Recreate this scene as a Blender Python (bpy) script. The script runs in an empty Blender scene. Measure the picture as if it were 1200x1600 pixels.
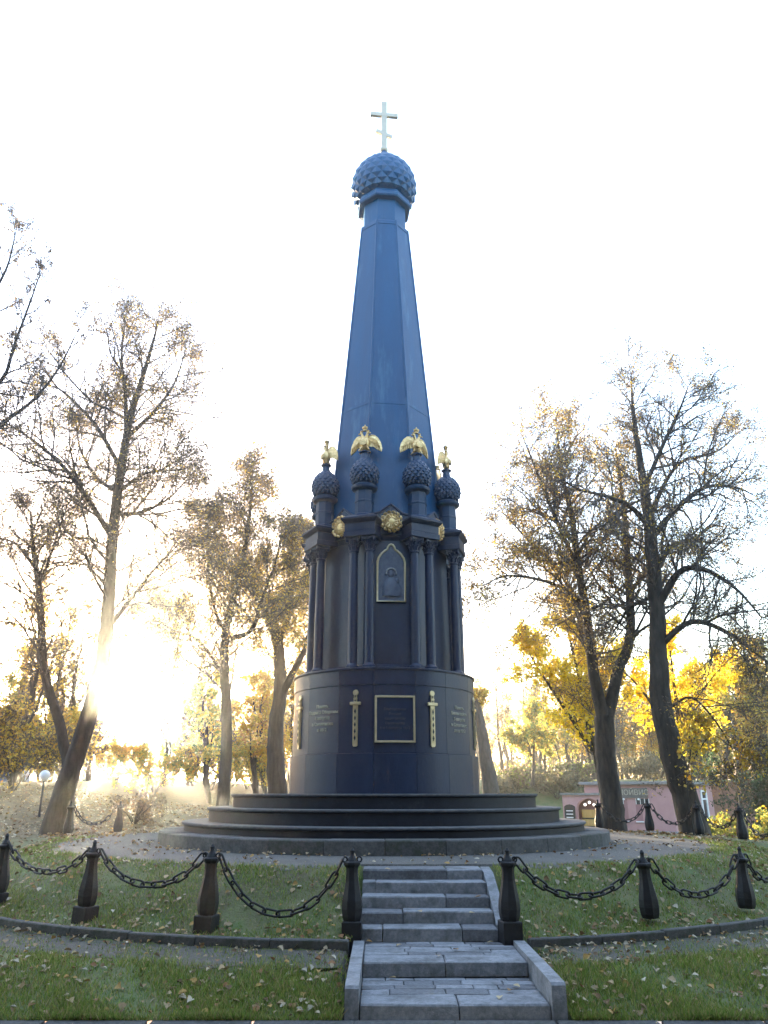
import bpy, math, random
import numpy as np
from mathutils import Vector, Matrix

# ------------------------------------------------------------------ camera, sky, sun, exposure
scene = bpy.context.scene
col = scene.collection
EYE = 2.15
PITCH = math.radians(20.1)
cam_d = bpy.data.cameras.new('camera')
cam = bpy.data.objects.new('camera', cam_d)
col.objects.link(cam)
cam.location = (0, 0, EYE)
cam.rotation_euler = (math.pi / 2 + PITCH, 0, 0)
cam_d.sensor_fit = 'VERTICAL'
cam_d.sensor_height = 36.0
cam_d.lens = 27.0
cam_d.clip_start = 0.05
cam_d.clip_end = 3000
scene.camera = cam

SUN_EL = math.radians(2.8)
SUN_AZ = math.radians(-17.9)          # from +Y, negative = towards -X
world = bpy.data.worlds.new('World')
scene.world = world
world.use_nodes = True
wn = world.node_tree.nodes
wl = world.node_tree.links
bg = wn['Background']
sky = wn.new('ShaderNodeTexSky')
sky.sky_type = 'NISHITA'
sky.sun_disc = False
sky.sun_elevation = SUN_EL
sky.sun_rotation = SUN_AZ
sky.altitude = 200
sky.air_density = 1.3
sky.dust_density = 3.0
sky.ozone_density = 3.0
veil = wn.new('ShaderNodeMix')          # thin even high cloud over the clear-sky model
veil.data_type = 'RGBA'
veil.blend_type = 'ADD'
veil.inputs[0].default_value = 1.0
wl.new(sky.outputs[0], veil.inputs[6])
veil.inputs[7].default_value = (.28, .28, .285, 1)
wl.new(veil.outputs[2], bg.inputs[0])
bg.inputs[1].default_value = 0.15

sun_d = bpy.data.lights.new('sun', 'SUN')
sun_d.energy = 4.2
sun_d.angle = math.radians(0.6)
sun_d.color = (1.0, 0.80, 0.50)
sun = bpy.data.objects.new('sun', sun_d)
col.objects.link(sun)
sdir = Vector((math.sin(SUN_AZ) * math.cos(SUN_EL), math.cos(SUN_AZ) * math.cos(SUN_EL), math.sin(SUN_EL)))
sun.rotation_euler = sdir.to_track_quat('Z', 'Y').to_euler()

vs = scene.view_settings
vs.view_transform = 'Standard'
vs.look = 'None'
vs.exposure = 4.3
vs.gamma = 1.0
vs.use_curve_mapping = False
scene.cycles.use_denoising = True
scene.cycles.max_bounces = 6
scene.cycles.volume_bounces = 0
scene.cycles.transparent_max_bounces = 8

rng = np.random.default_rng(7)
random.seed(7)
MX, MY = 0.0, 20.8                     # monument axis

def P(px, py, D):
    """world point at distance D (along Y) seen under the photo's pixel (survey helper)"""
    cx = (px - 600) / 1200.0
    cy = (800 - py) / 1200.0
    dy = math.cos(PITCH) - cy * math.sin(PITCH)
    dz = math.sin(PITCH) + cy * math.cos(PITCH)
    return Vector((cx * D / dy, D, EYE + dz * D / dy))

def sstep(a, b, x):
    t = np.clip((x - a) / (b - a), 0, 1)
    return t * t * (3 - 2 * t)

# ------------------------------------------------------------------ materials
def mat(name, c1, c2=None, scale=8.0, rough=0.7, metallic=0.0, bump=0.0, bscale=None, spec=0.5,
        detail=6.0, c3=None, c3scale=1.5, c3lo=0.55, c3hi=0.7, coord='Object', stretch=None, rvar=0.0):
    m = bpy.data.materials.new(name)
    m.use_nodes = True
    nt = m.node_tree
    N, L = nt.nodes, nt.links
    b = N['Principled BSDF']
    b.inputs['Roughness'].default_value = rough
    b.inputs['Metallic'].default_value = metallic
    b.inputs['Specular IOR Level'].default_value = spec
    tc = N.new('ShaderNodeTexCoord')
    src = tc.outputs[coord]
    if stretch:
        mp = N.new('ShaderNodeMapping')
        mp.inputs['Scale'].default_value = stretch
        L.new(src, mp.inputs[0])
        src = mp.outputs[0]
    if c2 is None:
        b.inputs['Base Color'].default_value = (*c1, 1)
    else:
        n = N.new('ShaderNodeTexNoise')
        n.inputs['Scale'].default_value = scale
        n.inputs['Detail'].default_value = detail
        n.inputs['Roughness'].default_value = 0.65
        L.new(src, n.inputs['Vector'])
        r = N.new('ShaderNodeValToRGB')
        r.color_ramp.elements[0].position = 0.35
        r.color_ramp.elements[1].position = 0.68
        r.color_ramp.elements[0].color = (*c1, 1)
        r.color_ramp.elements[1].color = (*c2, 1)
        L.new(n.outputs['Fac'], r.inputs[0])
        out = r.outputs[0]
        if c3 is not None:
            n3 = N.new('ShaderNodeTexNoise')
            n3.inputs['Scale'].default_value = c3scale
            n3.inputs['Detail'].default_value = 8
            n3.inputs['Roughness'].default_value = 0.7
            L.new(src, n3.inputs['Vector'])
            r3 = N.new('ShaderNodeValToRGB')
            r3.color_ramp.elements[0].position = c3lo
            r3.color_ramp.elements[1].position = c3hi
            L.new(n3.outputs['Fac'], r3.inputs[0])
            mx = N.new('ShaderNodeMix')
            mx.data_type = 'RGBA'
            L.new(r3.outputs[0], mx.inputs[0])
            L.new(out, mx.inputs[6])
            mx.inputs[7].default_value = (*c3, 1)
            out = mx.outputs[2]
        L.new(out, b.inputs['Base Color'])
        if rvar:
            mr = N.new('ShaderNodeMapRange')
            mr.inputs[3].default_value = rough - rvar
            mr.inputs[4].default_value = rough + rvar
            L.new(n.outputs['Fac'], mr.inputs[0])
            L.new(mr.outputs[0], b.inputs['Roughness'])
    if bump:
        nb = N.new('ShaderNodeTexNoise')
        nb.inputs['Scale'].default_value = bscale or scale * 4
        nb.inputs['Detail'].default_value = 5
        L.new(src, nb.inputs['Vector'])
        bp = N.new('ShaderNodeBump')
        bp.inputs['Strength'].default_value = bump
        bp.inputs['Distance'].default_value = 0.02
        L.new(nb.outputs['Fac'], bp.inputs['Height'])
        L.new(bp.outputs[0], b.inputs['Normal'])
    return m

def leafmat(name, trans=0.5, rough=0.6):
    m = bpy.data.materials.new(name)
    m.use_nodes = True
    N, L = m.node_tree.nodes, m.node_tree.links
    b = N['Principled BSDF']
    b.inputs['Roughness'].default_value = rough
    b.inputs['Specular IOR Level'].default_value = 0.25
    a = N.new('ShaderNodeAttribute')
    a.attribute_name = 'leaf_colour'
    L.new(a.outputs['Color'], b.inputs['Base Color'])
    t = N.new('ShaderNodeBsdfTranslucent')
    L.new(a.outputs['Color'], t.inputs[0])
    mx = N.new('ShaderNodeMixShader')
    mx.inputs[0].default_value = trans
    L.new(b.outputs[0], mx.inputs[1])
    L.new(t.outputs[0], mx.inputs[2])
    L.new(mx.outputs[0], N['Material Output'].inputs['Surface'])
    return m

IRON = mat('iron_paint', (.003, .011, .036), (.006, .019, .055), scale=1.6, rough=.40, spec=.55, bump=.15, bscale=22,
           c3=(.024, .038, .065), c3scale=2.2, c3lo=.55, c3hi=.75, rvar=.12, stretch=(1, 1, .35))
SPIRE = mat('spire_glare_blue', (.002, .055, .145), (.004, .074, .182), scale=1.3, rough=.42, spec=.32, bump=.15, bscale=16,
            c3=(.045, .14, .24), c3scale=1.5, c3lo=.55, c3hi=.74, rvar=.14, stretch=(1.3, 1.3, .22))  # blue lens glare over the upper monument is put into this colour
TURRET = mat('turret_glare_blue', (.002, .024, .066), (.004, .036, .090), scale=1.6, rough=.40, spec=.45, bump=.15, bscale=22,
             c3=(.03, .07, .12), c3scale=2.2, c3lo=.58, c3hi=.76, rvar=.12, stretch=(1, 1, .35))  # halfway tone: weaker glare blue painted in between body and spire
TREAD = mat('dusty_tread', (.07, .072, .075), (.13, .13, .13), scale=5, rough=.75, spec=.3, bump=.2, bscale=40)
IRON_LOW = mat('iron_step_paint', (.008, .011, .018), (.015, .019, .029), scale=3, rough=.5, spec=.3, bump=.15, bscale=30,
               c3=(.04, .042, .045), c3scale=2.5, c3lo=.58, c3hi=.78)
IRON_POST = mat('post_iron', (.007, .008, .010), (.014, .015, .018), scale=9, rough=.55, spec=.35, bump=.25, bscale=60)
CHAIN = mat('chain_iron', (.008, .008, .009), (.018, .016, .015), scale=14, rough=.5, spec=.4, bump=.2, bscale=80)
GOLD = mat('gilding', (.50, .32, .12), (.90, .66, .33), scale=14, rough=.36, metallic=.95, bump=.3, bscale=40)
BRASS = mat('brass_frame', (.56, .46, .27), (.70, .60, .38), scale=8, rough=.42, metallic=.8, bump=.1)
CROSSM = mat('pale_gilding', (.40, .35, .26), (.48, .42, .32), scale=4, rough=.38, metallic=.35)
LETTER = mat('letter_brass', (.34, .33, .28), (.46, .44, .37), scale=10, rough=.4, metallic=.5)
STONE = mat('granite', (.10, .105, .115), (.18, .185, .195), scale=26, rough=.8, bump=.35, bscale=90,
            c3=(.06, .063, .06), c3scale=2.2, c3lo=.52, c3hi=.72)
STONE_B = mat('granite_pale', (.18, .19, .205), (.29, .30, .315), scale=22, rough=.78, bump=.3, bscale=80,
              c3=(.075, .08, .08), c3scale=2.6, c3lo=.46, c3hi=.68)
STONE_C = mat('granite_dark', (.05, .05, .048), (.10, .10, .095), scale=24, rough=.85, bump=.4, bscale=80,
              c3=(.035, .045, .025), c3scale=2.5, c3lo=.5, c3hi=.7)
STONE_R = mat('granite_ring', (.075, .075, .075), (.135, .133, .13), scale=24, rough=.85, bump=.4, bscale=80,
              c3=(.05, .052, .045), c3scale=2.5, c3lo=.48, c3hi=.7)
GRAVEL = mat('gravel', (.07, .067, .06), (.17, .16, .145), scale=38, rough=.95, bump=.9, bscale=55, detail=9,
             c3=(.075, .075, .06), c3scale=.9, c3lo=.5, c3hi=.72)
DIRT = mat('dirt', (.065, .058, .045), (.14, .125, .10), scale=18, rough=.95, bump=.8, bscale=40,
           c3=(.045, .062, .025), c3scale=1.3, c3lo=.48, c3hi=.65)
ASPHALT = mat('paving', (.12, .122, .125), (.20, .20, .205), scale=20, rough=.85, bump=.4, bscale=80)
GRASSG = mat('lawn_soil', (.075, .118, .030), (.155, .150, .066), scale=2.4, rough=.95, bump=.8, bscale=30,
             c3=(.085, .068, .036), c3scale=.5, c3lo=.5, c3hi=.68)
BARK = mat('bark', (.028, .023, .019), (.075, .062, .050), scale=7, rough=.95, bump=.9, bscale=16, stretch=(1, 1, .25))
BARK_GREY = mat('bark_grey', (.06, .056, .05), (.13, .12, .105), scale=7, rough=.95, bump=.8, bscale=16, stretch=(1, 1, .3))
TWIG = mat('twig_bark', (.07, .060, .055), (.125, .108, .096), scale=3, rough=.9)
LEAF = leafmat('leaf', .5)
LEAF_D = leafmat('dry_leaf', .22)
LEAF_F = leafmat('fallen_leaf', .12, .75)
BLADE = leafmat('grass_blade', .3, .7)

# ------------------------------------------------------------------ mesh helpers
def fast_mesh(name, v, f, m=None, smooth=False, colr=None):
    v = np.asarray(v, dtype=np.float32)
    f = np.asarray(f, dtype=np.int32)
    me = bpy.data.meshes.new(name)
    k = f.shape[1]
    me.vertices.add(len(v))
    me.vertices.foreach_set('co', v.ravel())
    me.loops.add(f.size)
    me.loops.foreach_set('vertex_index', f.ravel())
    me.polygons.add(len(f))
    me.polygons.foreach_set('loop_start', np.arange(0, f.size, k, dtype=np.int32))
    if smooth:
        me.polygons.foreach_set('use_smooth', np.ones(len(f), dtype=bool))
    me.update(calc_edges=True)
    if colr is not None:
        a = me.attributes.new('leaf_colour', 'FLOAT_COLOR', 'POINT')
        c4 = np.ones((len(v), 4), dtype=np.float32)
        c4[:, :3] = colr
        a.data.foreach_set('color', c4.ravel())
    if m:
        me.materials.append(m)
    return me

class MB:
    def __init__(s):
        s.v, s.f = [], []

    def add(s, vs_, fs):
        o = len(s.v)
        s.v += [tuple(a) for a in vs_]
        s.f += [tuple(i + o for i in q) for q in fs]
        return s

    def box(s, x0, x1, y0, y1, z0, z1, M=None, bev=0.0, jit=0.0):
        if bev:
            b = bev
            ring = lambda dx, z: [(x0 + dx, y0 + dx, z), (x1 - dx, y0 + dx, z), (x1 - dx, y1 - dx, z), (x0 + dx, y1 - dx, z)]
            r = [ring(b, z0), ring(0, z0 + b), ring(0, z1 - b), ring(b, z1)]
            vv = [p for q in r for p in q]
            ff = [(3, 2, 1, 0), (12, 13, 14, 15)]
            for k in range(3):
                for i in range(4):
                    j = (i + 1) % 4
                    ff.append((4 * k + i, 4 * k + j, 4 * k + 4 + j, 4 * k + 4 + i))
        else:
            vv = [(x0, y0, z0), (x1, y0, z0), (x1, y1, z0), (x0, y1, z0), (x0, y0, z1), (x1, y0, z1), (x1, y1, z1), (x0, y1, z1)]
            ff = [(3, 2, 1, 0), (4, 5, 6, 7), (0, 1, 5, 4), (1, 2, 6, 5), (2, 3, 7, 6), (3, 0, 4, 7)]
        if jit:
            vv = [tuple(c + random.uniform(-jit, jit) for c in p) for p in vv]
        if M is not None:
            vv = [tuple(M @ Vector(p)) for p in vv]
        return s.add(vv, ff)

    def lathe(s, prof, n=24, a0=0.0, capb=True, capt=True, c=(0, 0), M=None):
        vv, ff = [], []
        for (r, z) in prof:
            for i in range(n):
                a = a0 + 2 * math.pi * i / n
                p = (c[0] + r * math.cos(a), c[1] + r * math.sin(a), z)
                vv.append(tuple(M @ Vector(p)) if M is not None else p)
        m = len(prof)
        for k in range(m - 1):
            for i in range(n):
                j = (i + 1) % n
                ff.append((k * n + i, k * n + j, (k + 1) * n + j, (k + 1) * n + i))
        if capb:
            ff.append(tuple(range(n - 1, -1, -1)))
        if capt:
            ff.append(tuple((m - 1) * n + i for i in range(n)))
        return s.add(vv, ff)

    def tube(s, pts, rad, n=8, closed=False, caps=True):
        pts = [Vector(p) for p in pts]
        m = len(pts)
        if not hasattr(rad, '__len__'):
            rad = [rad] * m
        vv, ff = [], []
        ref = None
        for k in range(m):
            if closed:
                t = pts[(k + 1) % m] - pts[k - 1]
            else:
                t = pts[min(k + 1, m - 1)] - pts[max(k - 1, 0)]
            t.normalize()
            if ref is None:
                ref = t.orthogonal().normalized()
            ref = (ref - t * ref.dot(t)).normalized()
            b = t.cross(ref)
            for i in range(n):
                a = 2 * math.pi * i / n
                vv.append(tuple(pts[k] + (ref * math.cos(a) + b * math.sin(a)) * rad[k]))
        for k in range(m if closed else m - 1):
            k2 = (k + 1) % m
            for i in range(n):
                j = (i + 1) % n
                ff.append((k * n + i, k * n + j, k2 * n + j, k2 * n + i))
        if caps and not closed:
            ff.append(tuple(range(n - 1, -1, -1)))
            ff.append(tuple((m - 1) * n + i for i in range(n)))
        return s.add(vv, ff)

    def prism(s, outline, y0, y1, M=None):
        """outline of (x, z) points, anticlockwise seen from -Y, extruded y0..y1 (y0 = front)"""
        n = len(outline)
        vv = [(x, y0, z) for x, z in outline] + [(x, y1, z) for x, z in outline]
        ff = [tuple(range(n)), tuple(range(2 * n - 1, n - 1, -1))]
        for i in range(n):
            j = (i + 1) % n
            ff.append((i, i + n, j + n, j))
        if M is not None:
            vv = [tuple(M @ Vector(p)) for p in vv]
        return s.add(vv, ff)

    def mesh(s, name, m=None, smooth=False, angle=None):
        me = bpy.data.meshes.new(name)
        me.from_pydata(s.v, [], s.f)
        me.update()
        if smooth:
            me.polygons.foreach_set('use_smooth', np.ones(len(me.polygons), dtype=bool))
            if angle is not None:
                me.set_sharp_from_angle(angle=math.radians(angle))
        if m:
            me.materials.append(m)
        return me

def ob(name, me, parent=None, loc=None, rot=None, scale=None):
    o = bpy.data.objects.new(name, me)
    col.objects.link(o)
    if parent is not None:
        o.parent = parent
    if loc is not None:
        o.location = loc
    if rot is not None:
        o.rotation_euler = rot
    if scale is not None:
        o.scale = scale
    return o

def tag(o, label=None, cat=None, group=None, kind=None):
    if label:
        o['label'] = label
    if cat:
        o['category'] = cat
    if group:
        o['group'] = group
    if kind:
        o['kind'] = kind
    return o

def thing(name, label, cat, loc=(0, 0, 0), rz=0.0, group=None):
    return tag(ob(name, None, None, loc, (0, 0, rz)), label, cat, group)

# ------------------------------------------------------------------ terrain
R_GRAVEL = 7.75
R_KERB = 9.75
R_PATH = 10.85
PAVE_Y = 8.80
Z_TOP = 1.06

def ground(x, y):
    x = np.asarray(x, dtype=float)
    y = np.asarray(y, dtype=float)
    r = np.hypot(x - MX, y - MY)
    wf = sstep(23.0, 15.0, y)
    left = sstep(3.0, -5.0, x)
    gl = 1.05 + .028 * np.clip(y - 28, 0, 45) + 1.1 * sstep(8, 20, -x) * sstep(24, 40, y)
    gr = -0.75 + 4.2 * sstep(70, 84, y) + .5 * sstep(84, 200, y)
    far = gl * left + gr * (1 - left)
    lawn = np.clip(.03 + (y - PAVE_Y) * .16, .02, .25)
    edge = wf * .36 + (1 - wf) * .98
    z = Z_TOP + (edge - Z_TOP) * sstep(7.6, R_KERB - .05, r)
    outf = np.where(r < R_PATH, .27, .27 + (lawn - .25) * 1.0)
    outb = .98 + (far - .98) * sstep(9.8, 17.5, r)
    zo = wf * outf + (1 - wf) * outb
    t = sstep(R_KERB - .03, R_KERB + .08, r)
    z = z * (1 - t) + zo * t
    und = .05 * np.sin(x * 1.3 + 1.1 * np.sin(y * .7)) * np.cos(y * 1.1 + .4) * sstep(7.8, 8.6, r) * sstep(R_KERB, R_KERB - .7, r)
    und = und + .35 * np.sin(x * .11 + 2) * np.cos(y * .09) * sstep(18, 40, r)
    return z + und

def axis(parts):
    out = []
    for a, b, st in parts:
        out.append(np.arange(a, b, st))
    return np.unique(np.round(np.concatenate(out), 4))

gx = axis([(-300, -60, 30), (-60, -20, 2), (-20, -9, .5), (-9, 9, .13), (9, 20, .5), (20, 60, 2), (60, 301, 30)])
gy = axis([(PAVE_Y, 16, .13), (16, 34, .4), (34, 100, 1.5), (100, 200, 8), (200, 601, 50)])
X, Y = np.meshgrid(gx, gy)
Zg = ground(X, Y)
rr = np.hypot(X - MX, Y - MY)
sink = ((rr > 5.0) & (rr < R_GRAVEL - .12)) * .03 + ((rr > R_KERB + .1) & (rr < R_PATH - .12) & (Y < 20)) * .03
sink = sink + ((X > -.44) & (X < 1.86) & (Y < 13.55)) * .8
nx, ny = len(gx), len(gy)
idx = np.arange(nx * ny).reshape(ny, nx)
F = np.stack([idx[:-1, :-1], idx[:-1, 1:], idx[1:, 1:], idx[1:, :-1]], -1).reshape(-1, 4)
g = ob('ground', fast_mesh('ground', np.stack([X, Y, Zg - sink], -1).reshape(-1, 3), F, GRASSG, True))
la = g.data.attributes.new('litter', 'FLOAT', 'POINT')
lw_ = sstep(-2, -7, X) * sstep(19, 25, Y) * .9 + sstep(4, 7, X) * sstep(21, 24.5, Y) * sstep(34, 27, Y) * .55
la.data.foreach_set('value', lw_.ravel().astype(np.float32))
nt = GRASSG.node_tree
at_ = nt.nodes.new('ShaderNodeAttribute')
at_.attribute_name = 'litter'
nz_ = nt.nodes.new('ShaderNodeTexNoise')
nz_.inputs['Scale'].default_value = 5
nz_.inputs['Detail'].default_value = 8
rp_ = nt.nodes.new('ShaderNodeValToRGB')
rp_.color_ramp.elements[0].color = (.07, .045, .016, 1)
rp_.color_ramp.elements[1].color = (.18, .12, .045, 1)
rp_.color_ramp.elements[0].position = .35
rp_.color_ramp.elements[1].position = .65
nt.links.new(nt.nodes['Texture Coordinate'].outputs['Object'], nz_.inputs['Vector'])
nt.links.new(nz_.outputs['Fac'], rp_.inputs[0])
mx_ = nt.nodes.new('ShaderNodeMix')
mx_.data_type = 'RGBA'
bs_ = nt.nodes['Principled BSDF']
nt.links.new(bs_.inputs['Base Color'].links[0].from_socket, mx_.inputs[6])
nt.links.new(rp_.outputs[0], mx_.inputs[7])
nt.links.new(at_.outputs['Fac'], mx_.inputs[0])
nt.links.new(mx_.outputs[2], bs_.inputs['Base Color'])
tag(g, 'leaf-strewn park lawn round the monument mound', kind='structure')

def annulus(name, r0, r1, a0, a1, dz, m, dr=.1, da=.5, wob=.0):
    rs = np.linspace(r0, r1, max(3, int((r1 - r0) / dr)))
    as_ = np.radians(np.linspace(a0, a1, int((a1 - a0) / da)))
    A, Rr = np.meshgrid(as_, rs)
    Rw = Rr + wob * (np.sin(A * 23) + .6 * np.sin(A * 57 + 1) + .5 * np.sin(A * 101 + 2)) * ((Rr - r0) / (r1 - r0))
    x = MX + Rw * np.sin(A)
    y = MY - Rw * np.cos(A)
    z = ground(x, y) + dz - 1.0 * ((x > -.46) & (x < 1.88) & (y < 13.62))
    i = np.arange(x.size).reshape(x.shape)
    f = np.stack([i[:-1, :-1], i[1:, :-1], i[1:, 1:], i[:-1, 1:]], -1).reshape(-1, 4)
    return ob(name, fast_mesh(name, np.stack([x, y, z], -1).reshape(-1, 3), f, m, True))

tag(annulus('gravel_path', 5.2, R_GRAVEL, -180, 180, .004, GRAVEL, wob=.10), 'grey gravel walk ringing the stepped base', kind='structure')
tag(annulus('dirt_path', R_KERB + .06, R_PATH, -62, 62, .006, DIRT, wob=.05), 'trodden dirt path outside the stone edging', kind='structure')

# pavement in front with a row of edging slabs
pv = ob('pavement', MB().box(-60, 60, -30, PAVE_Y - .14, -.3, 0).mesh('pavement', ASPHALT))
tag(pv, 'grey paved walk in front of the lawn', kind='structure')
edge_me = MB().box(-.49, .49, -.07, .07, -.2, .055, bev=.008).mesh('edging_slab', STONE_C)
for i in range(-7, 8):
    ob('edging_slab', edge_me, pv, (i * 1.0 + .2 + .02 * math.sin(i * 5), PAVE_Y - .07, .0), (0, 0, .004 * math.sin(i * 3)))
slab_me = MB().box(-.295, .295, -.195, .195, -.1, .012, bev=.006).mesh('paving_slab', STONE)
for j in range(3):
    for i in range(-9, 10):
        ob('paving_slab', slab_me, pv, (i * .6 + (.3 if j % 2 else 0), PAVE_Y - .35 - .4 * j, random.uniform(-.004, .004)))

# lawn edging stones (circular kerb)
kerb = thing('kerb', 'low dark stone edging round the foot of the grassy mound', 'kerb', (MX, MY, 0))
kl = 1.0
nseg = 0
kme = MB().box(-.50, .50, -.06, .06, -.25, .0, bev=.012).mesh('kerb_stone', STONE_C)
for sgn, x0 in ((-1, -.44), (1, 1.86)):
    a = math.asin(x0 / R_KERB) + sgn * .51 / R_KERB
    while abs(a) < math.radians(52):
        x, y = MX + R_KERB * math.sin(a), MY - R_KERB * math.cos(a)
        z = float(ground(x * .985, MY + (y - MY) * .985)) + .03
        ob('kerb_stone', kme, kerb, (x - MX, y - MY, z + random.uniform(-.008, .008)), (random.uniform(-.01, .01), random.uniform(-.01, .01), a))
        a += sgn * 1.012 / R_KERB

# ------------------------------------------------------------------ stairs
stair = thing('stone_staircase', 'grey granite steps with low side walls climbing to the monument', 'staircase')
zt = 1.045
ux0, ux1 = -.33, 1.53
rise = (zt - .30) / 5
treads = [13.05, 12.72, 12.34, 11.96, 11.55]      # front edge of each step, top first
joints = [.70, .11, .66, .32, .06]
for k in range(5):
    yf = treads[k]
    z1 = zt - rise * k
    yb = yf + (.62 if k == 0 else (treads[k - 1] - yf) + .03)
    xj = ux0 + (ux1 - ux0) * joints[k]
    segs = [(ux0, xj), (xj, ux1)]
    if k == 4:
        segs = [(ux0, xj + .2), (xj + .2, 1.05), (1.05, ux1)]
    for q, (a0, a1) in enumerate(segs):
        dz = random.uniform(-.006, .006)
        dyy = random.uniform(-.012, .012)
        ob('step_stone', MB().box(a0 + .006, a1 - .006, yf + dyy, yb, z1 - rise - .02, z1 + dz, bev=.014, jit=.006).mesh('step_stone', STONE_B if (k + q) % 3 else STONE), stair)
# lower flight: two deep landings, each a front row of large stones and rows of pavers
lx0, lx1 = -.25, 1.68
def landing(yf, yb, z, xj):
    for a0, a1 in ((lx0, xj), (xj, lx1)):
        ob('step_stone', MB().box(a0 + .006, a1 - .006, yf + random.uniform(-.01, .01), yf + .42, z - .17, z + random.uniform(-.005, .005), bev=.016, jit=.006).mesh('step_stone', STONE_B), stair)
    y = yf + .43
    k = 0
    while y < yb - .05:
        d = random.uniform(.15, .24)
        d = min(d, yb - y)
        x = lx0
        while x < lx1 - .02:
            w = random.uniform(.22, .62)
            if lx1 - (x + w) < .15:
                w = lx1 - x
            ob('paving_stone', MB().box(x + .004, x + w - .004, y + .004, y + d - .004, z - .12, z - .006 + random.uniform(-.005, .004), bev=.008, jit=.004).mesh('paving_stone', STONE_B if random.random() < .7 else STONE), stair)
            x += w
        y += d
        k += 1
landing(10.24, 11.53, .30, .72)
landing(8.98, 10.23, .15, .76)
ob('bedding', MB().box(lx0, lx1, 9.02, 11.6, -.3, .06).box(lx0, lx1, 10.27, 11.6, .05, .20).mesh('bedding', STONE_C), stair)
def sloped(name, x0, x1, prof, m, zb=-.2):
    o = [(y, z) for y, z in prof]
    vv = [(x0, y, z) for y, z in o] + [(x1, y, z) for y, z in o] + [(x0, y, zb) for y, z in o] + [(x1, y, zb) for y, z in o]
    n = len(o)
    ff = []
    for i in range(n - 1):
        ff += [(i, n + i, n + i + 1, i + 1), (2 * n + i, i, i + 1, 2 * n + i + 1), (n + i, 3 * n + i, 3 * n + i + 1, n + i + 1)]
    ff += [(0, 2 * n, 3 * n, n), (n - 1, 2 * n - 1, 4 * n - 1, 3 * n - 1)]
    b = MB().add(vv, ff)
    return ob(name, b.mesh(name, m), stair)
sloped('side_wall', lx0 - .145, lx0 - .004, [(8.90, .30), (8.93, .325), (9.9, .335)], STONE_B)
sloped('side_wall', lx0 - .145, lx0 - .004, [(9.912, .335), (11.32, .345)], STONE_B)
sloped('side_wall', lx1 + .004, lx1 + .15, [(8.90, .33), (8.93, .355), (10.1, .355)], STONE_B)
sloped('side_wall', lx1 + .004, lx1 + .15, [(10.112, .352), (11.32, .345)], STONE_B)
sloped('side_wall', ux1 + .005, ux1 + .15, [(11.78, .46), (12.4, .77), (13.0, 1.0)], STONE_B)
sloped('side_wall', ux1 + .005, ux1 + .15, [(13.012, 1.0), (13.5, 1.045)], STONE_B)

# ------------------------------------------------------------------ the monument
DELTA = math.radians(6.2)
mon = thing('monument', 'tall dark blue iron obelisk monument with domes, gilded eagles and a cross', 'monument', (MX, MY, Z_TOP), DELTA)
def wz(z):
    return z - Z_TOP
def polar(r, a):
    return (r * math.sin(a), -r * math.cos(a))
OCT0 = math.pi / 8
# granite ring
nb = 30
for i in range(nb):
    da = 2 * math.pi / nb
    a0 = -da / 2 + .0012
    a1 = da / 2 - .0012
    ri, ro, z0, z1 = 4.7, 5.45, -.15, wz(1.33)
    sec = 5
    prof = [(ri, z0), (ro, z0), (ro, z1 - .02), (ro - .02, z1), (ri, z1)]
    if i == 0:
        vv, ff = [], []
        for k in range(sec + 1):
            an = a0 + (a1 - a0) * k / sec
            for (r, z) in prof:
                x, y = polar(r, an)
                vv.append((x, y, z))
        m = len(prof)
        for k in range(sec):
            for q in range(m):
                q2 = (q + 1) % m
                ff.append((k * m + q, k * m + q2, (k + 1) * m + q2, (k + 1) * m + q))
        ff += [tuple(range(m - 1, -1, -1)), tuple(sec * m + q for q in range(m))]
        ring_me = MB().add(vv, ff).mesh('ring_block', STONE_R)
        ring_me2 = ring_me.copy()
        ring_me2.materials[0] = STONE_C
    ob('ring_block', ring_me if i % 4 else ring_me2, mon, (0, 0, random.uniform(-.006, .006)), (0, 0, i * da))
def step(R, zt_, zb_):
    tp_ = [(R - .02, zt_ - .036), (R + .004, zt_ - .030), (R + .004, zt_ - .008), (R - .008, zt_ + .004), (R - 1.6, zt_ + .004)]
    p = [(R - .55, zb_), (R - .05, zb_), (R - .05, zt_ - .075), (R - .02, zt_ - .06), (R - .002, zt_ - .05), (R - .002, zt_ - .012), (R - .02, zt_ - .002), (R - 1.5, zt_ - .002)]
    so = ob('step', MB().lathe([(r, wz(z)) for r, z in p], 128, capb=False, capt=False).mesh('step', IRON_LOW, True, 25), mon)
    ob('tread', MB().lathe([(r, wz(z)) for r, z in tp_], 128, capb=False, capt=False).mesh('tread', TREAD, True, 25), so)
step(4.93, 1.52, 1.31)
step(4.37, 1.83, 1.50)
step(3.83, 2.13, 1.81)

# base drum: sixteen flat faces, three courses of plates
ZB0, ZB1, ZB2, ZB3 = 2.13, 3.01, 4.555, 4.93
hw_p, hw_s = math.radians(12.0), math.radians(10.5)
RB = 2.36
def plate(R, hw, z0, z1, th=.08, gap=.0016):
    b = .005
    ns = 4
    prof = [(R - th, z0), (R - b, z0), (R, z0 + b), (R, z1 - b), (R - b, z1), (R - th, z1)]
    vv, ff = [], []
    m = len(prof)
    for k in range(ns + 1):
        an = (-hw + gap) + 2 * (hw - gap) * k / ns
        for r, z in prof:
            x, y = polar(r, an)
            vv.append((x, y, z))
    for k in range(ns):
        for q in range(m - 1):
            ff.append((k * m + q, (k + 1) * m + q, (k + 1) * m + q + 1, k * m + q + 1))
    ff += [tuple(range(m)), tuple(ns * m + q for q in range(m - 1, -1, -1))]
    return MB().add(vv, ff).mesh('iron_plate', IRON, True, 30)
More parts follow.
